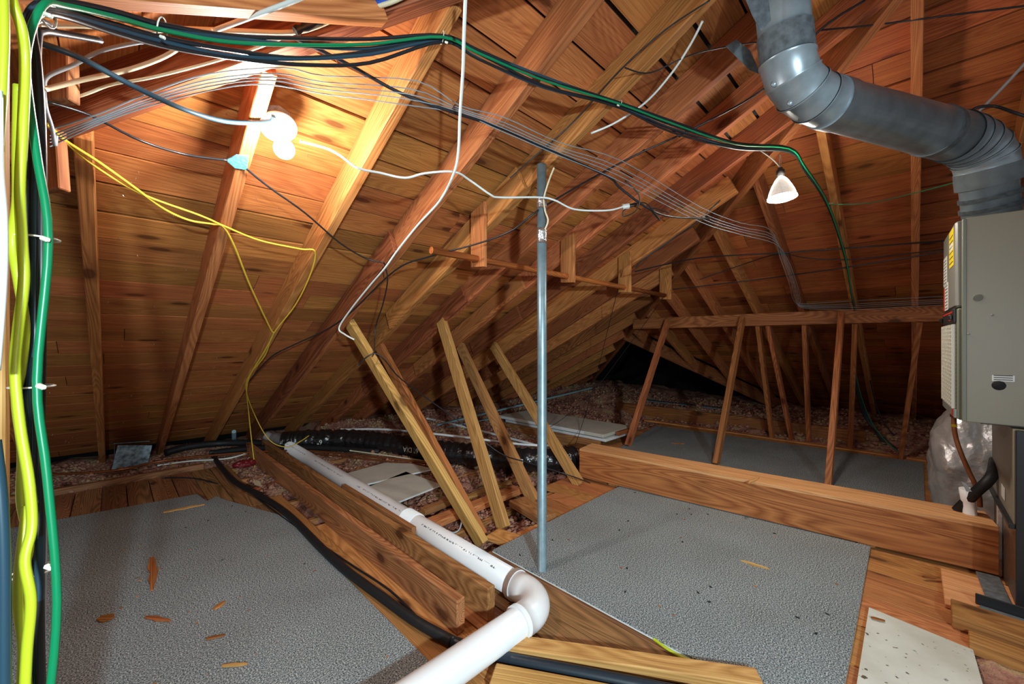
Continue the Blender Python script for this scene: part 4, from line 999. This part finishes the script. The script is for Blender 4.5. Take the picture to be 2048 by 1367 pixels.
cable('blue_tube', [(738, 8, 1.2), (770, 0, 1.2), (810, -12, 1.2)], 0.010, 'blue_tube', 'bright blue sleeve piece at the roof')
cable('black_cable', [(70, 82, .95), (160, 115, 1.0), (260, 168, 1.1), (360, 215, 1.2), (440, 240, 1.32), (500, 245, 1.4), (540, 242, 1.44), (548, 232, 1.45)], 0.0075, 'navycable', 'thick blue-black cable reaching across to the porcelain lampholder')
cable('black_cable', [(95, 203, 1.1), (180, 230, 1.2), (280, 280, 1.3), (370, 308, 1.45), (455, 320, 1.55)], 0.0042, 'blackcable', 'black cord ending at the blue tape on the rafter')
o = slab('blue_tape', [onL(452, 319, -0.006), onL(472, 308, -0.006), onL(497, 310, -0.006), onL(494, 338, -0.006), onL(470, 334, -0.006)], NL, 0.004, 'blue_cloth', (1, 0, 0)); tag(o, 'blue tape wad stuck across the rafter edge', 'tape')
cable('black_cable', [(494, 338, 1.56), (540, 375, 1.7), (610, 425, 1.95), (680, 485, 2.2), (730, 515, 2.3), (768, 525, 2.32)], 0.0042, 'blackcable', 'black cord sagging from the blue tape to the next rafters')
cable('black_cable', [(768, 525, 2.32), (775, 560, 2.4), (765, 610, 2.6), (752, 650, 2.8), (748, 700, 2.75), (745, 712, 2.72)], 0.004, 'blackcable', 'black cord dropping to the strut where it is tied')
cable('black_cable', [(715, 730, 2.7), (735, 712, 2.7), (752, 706, 2.72), (770, 720, 2.75), (800, 755, 2.9), (860, 800, 3.1), (930, 850, 3.2), (1000, 905, 3.2), (1060, 925, 3.1), (1140, 950, 3.0), (1180, 965, 3.15)], 0.0045, 'blackcable', 'black cord running from the tied strut down behind the struts')
cable('black_cable', [(495, 765, 3.5), (540, 715, 3.4), (585, 690, 3.2), (650, 660, 2.95), (700, 625, 2.75), (790, 540, 2.45), (860, 512, 2.3), (950, 488, 2.2), (1020, 462, 2.1), (1065, 428, 2.06), (1100, 405, 2.1), (1180, 358, 2.2), (1270, 310, 2.2), (1400, 250, 2.1), (1530, 175, 2.0), (1640, 60, 1.85), (1730, 0, 1.8)], 0.0048, 'blackcable', 'long black cord rising past the hanging rod and the flue')
cable('black_cable', [(590, 75, 1.2), (700, 130, 1.35), (800, 185, 1.45), (900, 222, 1.55), (1000, 255, 1.7), (1100, 300, 1.9), (1215, 352, 2.1), (1240, 375, 2.15), (1290, 412, 2.2), (1340, 432, 2.35), (1420, 436, 2.6)], 0.006, 'blackcable', 'black cord running alongside the thin grey wires')
cable('black_cable', [(1250, 360, 2.15), (1278, 390, 2.17), (1272, 420, 2.18), (1248, 432, 2.18), (1250, 418, 2.18), (1290, 405, 2.2), (1320, 440, 2.25), (1300, 415, 2.25), (1340, 425, 2.3)], 0.0032, 'blackcable', 'tangled thin black wire loops near the white plug')
cable('black_cable', [(1270, 535, 3.0), (1290, 515, 2.95), (1340, 480, 2.9), (1390, 445, 2.8), (1440, 400, 2.8)], 0.005, 'blackcable', 'black cord hung over the third hanger board')
cable('black_cable', [(1270, 542, 3.2), (1400, 515, 3.6), (1560, 505, 3.7), (1700, 495, 3.6), (1925, 478, 3.0)], 0.0055, 'blackcable', 'black cord strung from the hanger board to the furnace, topmost')
cable('black_cable', [(1345, 578, 4.1), (1500, 560, 4.0), (1650, 540, 3.8), (1780, 520, 3.4), (1925, 496, 3.0)], 0.005, 'blackcable', 'black cord strung low from the last hanger board to the furnace')
cable('black_cable', [(1400, 558, 4.0), (1480, 530, 4.0), (1555, 508, 3.9), (1620, 516, 3.8), (1700, 518, 3.7), (1800, 508, 3.4), (1925, 494, 3.0)], 0.004, 'blackcable', 'thin black cord sagging between the two strung cords')
cable('black_cable', [(1740, 760, 4.6), (1760, 830, 4.7), (1800, 880, 4.6), (1850, 905, 4.4)], 0.006, 'blackcable', 'black cord hanging down beside the far roof strut')
cable('black_cable', [(1245, 540, 3.6), (1195, 740, 5.2), (1170, 830, 4.9), (1150, 890, 4.2)], 0.003, 'blackcable', 'thin black wire hanging straight in the back')
cable('black_cable', [(1330, 590, 4.2), (1250, 700, 4.6), (1180, 790, 4.8), (1120, 840, 4.6), (1085, 860, 4.4)], 0.003, 'blackcable', 'thin black wire running slanting down to the door panel')
# white flat cable from roof down along the rafter
cable('white_cable', [(932, -30, 1.15), (928, 70, 1.25), (926, 140, 1.35), (920, 230, 1.5), (917, 300, 1.62), (908, 345, 1.7), (880, 400, 1.85), (835, 450, 2.0), (795, 500, 2.15), (770, 535, 2.25), (740, 570, 2.4), (700, 620, 2.6), (678, 655, 2.7), (690, 668, 2.68), (708, 678, 2.65)], 0.0056, 'whitecable', 'white flat cable dropping from the roof along a rafter to the strut', flat=0.7)
cable('white_cable', [(600, 282, 1.45), (650, 295, 1.5), (680, 310, 1.52), (715, 335, 1.56), (760, 345, 1.62), (810, 355, 1.66), (850, 346, 1.68), (908, 343, 1.72), (940, 360, 1.8), (980, 388, 1.86), (1000, 394, 1.9), (1080, 394, 2.0), (1110, 400, 2.02), (1150, 418, 2.08), (1215, 420, 2.14), (1248, 412, 2.18)], 0.0048, 'whitecable', 'white cord running from the porcelain lamp past the steel pole')
tg = empty('cord_plug', at(1255, 411, 2.18), label='white plug joined to a black connector at the cord end', cat='plug')
tube('plug', pts_at([(1245, 413, 2.18), (1258, 411, 2.18)]), 0.015, 'porcelain', tg, seg=8, sub=1); tube('connector', pts_at([(1258, 411, 2.18), (1272, 408, 2.19)]), 0.010, 'blackplastic', tg, seg=8, sub=1)
cable('cream_cable', [(1108, 335, 2.05), (1098, 360, 2.05), (1088, 395, 2.04), (1090, 420, 2.04), (1096, 440, 2.04), (1090, 458, 2.04)], 0.0045, 'creamcable', 'cream wire bent along the taped top of the steel pole')
cable('white_cable', [(1182, 266, 2.0), (1230, 245, 2.02), (1290, 205, 2.0), (1340, 150, 1.9), (1380, 90, 1.8), (1405, 42, 1.7)], 0.005, 'whitecable', 'white wire curving between rafters under the roof')
cable('black_cable', [(1250, 135, 1.8), (1300, 145, 1.8), (1380, 110, 1.85), (1470, 90, 2.0), (1550, 80, 2.15)], 0.003, 'blackcable', 'thin black wire across the rafters before the metal strap')
cable('black_cable', [(1020, 355, 1.95), (1060, 320, 1.9), (1150, 240, 1.85), (1240, 140, 1.75), (1330, 60, 1.6), (1420, 0, 1.5)], 0.003, 'blackcable', 'thin black wire stapled along a rafter edge')
cable('black_cable', [(1640, 60, 2.6), (1760, 48, 2.7), (1900, 30, 2.6), (2060, 10, 2.4)], 0.004, 'blackcable', 'black cord crossing the hip-end boards above the flue')
cable('black_cable', [(1940, 225, 1.80), (1955, 214, 1.78), (1990, 212, 1.76), (2030, 225, 1.72), (2060, 235, 1.7)], 0.006, 'blackcable', 'black cord arching over the flue elbow')
cable('grey_cable', [(1955, 225, 2.5), (2000, 180, 2.5), (2060, 115, 2.4)], 0.007, 'greycable', 'grey cable rising behind the flue elbow')
cable('green_wire', [(1660, 408, 2.86), (1740, 405, 2.7), (1850, 380, 2.3), (1925, 360, 1.95)], 0.0028, 'greencable', 'thin green wire from the rafter to the flue duct')
# thin grey wires in a flat band
gw = [(105, 262), (200, 226), (300, 190), (420, 158), (545, 150), (650, 165), (790, 192), (815, 200)]
lab = ('uppermost', 'second', 'middle', 'fourth', 'lowest')
for k in range(5):
    o_ = (-3.8, -1.5, -0.1, 1.2, 2.8)[k]
    L = [(100, 278 + o_ * 5, 1.17), (200, 238 + o_ * 3, 1.175), (300, 200 + o_ * 4 , 1.18), (420, 166 + o_ * 5, 1.19), (545 - o_ * 6, 154 + o_ * 5, 1.24), (650, 172 + o_ * 5.5, 1.38), (815 - 5 * o_, 188 + o_ * 7, 1.45), (920, 220 + o_ * 2.5, 1.58), (1010 , 252 + o_ * 4.5, 1.7), (1120, 300 + o_ * 4, 1.88), (1238 - o_ * 2, 343 + o_ * 5.5, 2.08), (1400, 430 + o_ * 4.5, 2.55), (1480, 458 + o_ * 3.5, 2.8), (1546 + o_ * 1.0, 475 + o_ * 4, 3.05), (1568 + o_ * 2, 515, 3.3), (1585 + o_ * 2.2, 560, 3.6), (1595 + o_ * 2.2, 598 , 3.95), (1604, 611 + o_ * 1.2, 4.0), (1700, 611 + o_ * 2.6, 3.78), (1800, 606 + o_ * 2.6, 3.55), (1925, 600 + o_ * 2.6, 3.3)]
    o = tube('thin_wire', pts_at(L), 0.0019, 'greywire', seg=6, sub=4)
    tag(o, 'thin grey wire, %s of the flat band from hip to furnace' % lab[k], 'wire', 'thin grey wires in a flat band')
# yellow string
cable('yellow_string', [(92, 247, 1.15), (130, 280, 1.25), (200, 325, 1.4), (270, 375, 1.55), (330, 418, 1.72), (380, 440, 1.85), (425, 447, 1.92), (447, 453, 1.95), (470, 495, 2.1), (500, 570, 2.4), (540, 655, 2.85), (546, 668, 2.95), (530, 700, 3.2), (495, 765, 3.6), (498, 830, 3.9), (508, 920, 3.95), (514, 966, 3.7)], 0.0048, 'yellowstring', 'yellow string sagging from hip to rafters and falling to the floor')
cable('yellow_string', [(95, 247, 1.16), (150, 300, 1.3), (210, 345, 1.42), (290, 390, 1.58), (400, 430, 1.8), (450, 452, 1.95), (520, 480, 2.05), (600, 497, 2.15), (630, 503, 2.2), (620, 550, 2.4), (590, 610, 2.65), (546, 668, 2.95), (530, 710, 3.25), (492, 767, 3.6), (510, 830, 3.9), (540, 880, 3.95), (575, 893, 4.0), (600, 882, 4.1), (618, 870, 4.2)], 0.0042, 'yellowstring', 'yellow string running on to the next rafter and back to the flex duct')
# zip ties
def zip_tie(name, p, axis_dir, r, label, head):
    t = empty(name, p, label=label, cat='cable tie')
    a = Vector(axis_dir).normalized(); s = a.orthogonal().normalized(); b_ = a.cross(s)
    ring = [p + (s * math.cos(k * math.pi / 8) + b_ * math.sin(k * math.pi / 8)) * r for k in range(17)]
    tube('strap', ring, 0.0016, 'ziptie', t, seg=6, sub=1, flat=0.8)
    h = at(*head); F_ = frame_of(h, W(0.8, 0, -0.3), W(0, -1, 0))
    link('head', box_mesh('head', 0.011, 0.006, 0.006, 0.0015), F_, t, M['ziptie'])
    return t
for (px, py, Y, r, hd, lb) in ((82, 476, .56, .026, (90, 477, .535), 'white zip tie on the post bundle at the top third'), (72, 772, .56, .026, (82, 772, .52), 'white zip tie round the post bundle at mid height'), (76, 1140, .56, .026, (98, 1133, .53), 'white zip tie round the post bundle near the floor')):
    zip_tie('cable_tie', at(px - 8, py, Y), (0, 0, 1), r * 0.82, lb, hd)
for (px, py, Y, r, hd, lb, ax_) in ((92, 20, .6, .022, (96, 30, .57), 'cream zip tie at the bend of the tied bundle', W(1, .4, 0)), (324, 62, .82, .025, (325, 74, .79), 'cream zip tie where the bundle leaves the hip', W(1, .5, -.2)), (884, 74, 1.36, .02, (893, 84, 1.33), 'white zip tie holding the bundle to the lit rafter', W(1, .5, 0)), (1238, 207, 1.86, .017, (1236, 210, 1.83), 'white zip tie holding the bundle to a rafter beyond the pole', W(1, .6, -.3)), (1659, 406, 2.86, .02, (1656, 408, 2.83), 'white zip tie on the cables beside the green wire', W(.3, .4, -1))):
    zip_tie('cable_tie', at(px, py, Y), ax_, r, lb, hd)

# ------------------------------------------------------------------ CHIPS AND CRUMBS
def chip(px, py, ln, wd, ang, m, label, z=0.016, th=0.004, name='wood_chip', group=None):
    c = onZ(px, py, z); n = 6; vs, fs = [], []
    for i in range(n + 1):
        t = i / n; w = wd * (0.25 + 0.75 * math.sin(math.pi * min(max(t * 0.85 + 0.1, 0), 1))) * random.uniform(0.75, 1.1); b_ = 0.1 * ln * math.sin(t * 3) * random.uniform(-0.2, 0.3)
        x = (t - 0.5) * ln
        for y, zz in ((-w / 2 + b_, 0), (w / 2 + b_, 0), (w / 2 + b_, th), (-w / 2 + b_, th)): vs.append((x, y, zz))
    for i in range(n):
        for k in range(4): fs.append((i * 4 + k, i * 4 + (k + 1) % 4, i * 4 + 4 + (k + 1) % 4, i * 4 + 4 + k))
    fs += [(0, 1, 2, 3), (n * 4, n * 4 + 1, n * 4 + 2, n * 4 + 3)]
    o = link(name, mesh_of(name, vs, fs), Matrix.Translation(c) @ Matrix.Rotation(ang, 4, 'Z'), None, M[m]); return tag(o, label, 'wood chip', group)
def ang(p, q, z=0.016):
    a, b_ = onZ(*p, z), onZ(*q, z); return math.atan2(b_.y - a.y, b_.x - a.x), (b_ - a).length
for p, q, wd, m, lb in (((328, 1024), (410, 1008), 0.035, 'chip_pale', 'long pale wood splinter at the back of the big carpet'),
                        ((303, 1113), (304, 1178), 0.035, 'chip', 'long red-brown bark strip in the middle of the big carpet'),
                        ((197, 1236), (226, 1236), 0.05, 'chip', 'stubby dark chip nearest the cable bundle'),
                        ((291, 1234), (340, 1242), 0.022, 'chip', 'flat red-brown chip beside the stubby one'),
                        ((428, 1218), (450, 1203), 0.022, 'chip', 'small red-brown chip lying alone toward the hose'),
                        ((412, 1278), (450, 1270), 0.014, 'chip', 'slim orange splinter before the small lone chip'),
                        ((444, 1332), (495, 1328), 0.014, 'chip_pale', 'pale stick nearest the pvc pipe on the big carpet'),
                        ((1482, 1121), (1538, 1138), 0.020, 'chip_pale', 'pale splinter on the carpet under the steel pole'),
                        ((1342, 885), (1370, 887), 0.03, 'chip', 'orange chip on the carpet behind the box beam'),
                        ((1498, 966), (1518, 954), 0.02, 'chip_pale', 'pale sliver on top of the box beam'),
                        ((1845, 1153), (1880, 1155), 0.02, 'chip', 'red-brown sliver on the floor boards by the box beam'),
                        ((1742, 1235), (1770, 1242), 0.016, 'chip', 'dark sliver at the edge of the white painted board')):
    a, ln = ang(p, q); z = 0.016
    if 'top of the box' in lb: z = 0.269; a, ln = ang(p, q, z)
    chip((p[0] + q[0]) / 2, (p[1] + q[1]) / 2, ln, wd, a, m, lb, z=z, th=0.006)
def crumbs(n, us, vr, z, label, group, m, name, smin=0.004, smax=0.018):
    protos = []
    for i in range(4):
        ln = random.uniform(smin, smax); vs, fs = [], []
        for x, w in ((-0.5, 0.1), (-0.1, 0.3), (0.25, 0.24), (0.5, 0.06)):
            for y, zz in ((-w, 0), (w, 0), (w * 0.6, 0.25), (-w * 0.7, 0.2)): vs.append((x * ln, y * ln, zz * ln * 0.8))
        for i2 in range(3):
            for k in range(4): fs.append((i2 * 4 + k, i2 * 4 + (k + 1) % 4, i2 * 4 + 4 + (k + 1) % 4, i2 * 4 + 4 + k))
        fs += [(0, 1, 2, 3), (12, 13, 14, 15)]
        me = mesh_of(name, vs, fs); me.materials.append(M[m]); protos.append(me)
    for _ in range(n):
        o = bpy.data.objects.new(name, random.choice(protos)); COL.objects.link(o)
        place(o, Matrix.Translation((random.uniform(*us), random.uniform(*vr), z)) @ Matrix.Rotation(random.uniform(0, 6.3), 4, 'Z')); tag(o, label, 'crumb', group)
crumbs(38, (0.0, 0.80), (1.3, 3.5), 0.0145, 'tiny orange wood crumb on the big carpet by the joists', 'crumbs on the big carpet', 'chip', 'wood_crumb')
crumbs(22, (-0.05, 0.80), (1.25, 3.6), 0.0145, 'tiny black crumb on the big carpet by the joists', 'black crumbs on the big carpet', 'debris', 'dark_crumb', 0.005, 0.016)
crumbs(26, (1.7, 2.95), (0.25, 1.65), 0.0165, 'tiny wood crumb on the carpet under the steel pole', 'crumbs on the pole carpet', 'chip', 'wood_crumb', 0.005, 0.016)
crumbs(24, (1.6, 2.95), (0.25, 1.65), 0.0165, 'tiny black crumb on the carpet under the steel pole', 'black crumbs on the pole carpet', 'debris', 'dark_crumb', 0.005, 0.018)
crumbs(14, (3.6, 5.4), (0.2, 2.3), 0.0125, 'tiny crumb on the carpet behind the box beam', 'crumbs on the far carpet', 'chip', 'wood_crumb', 0.008, 0.02)
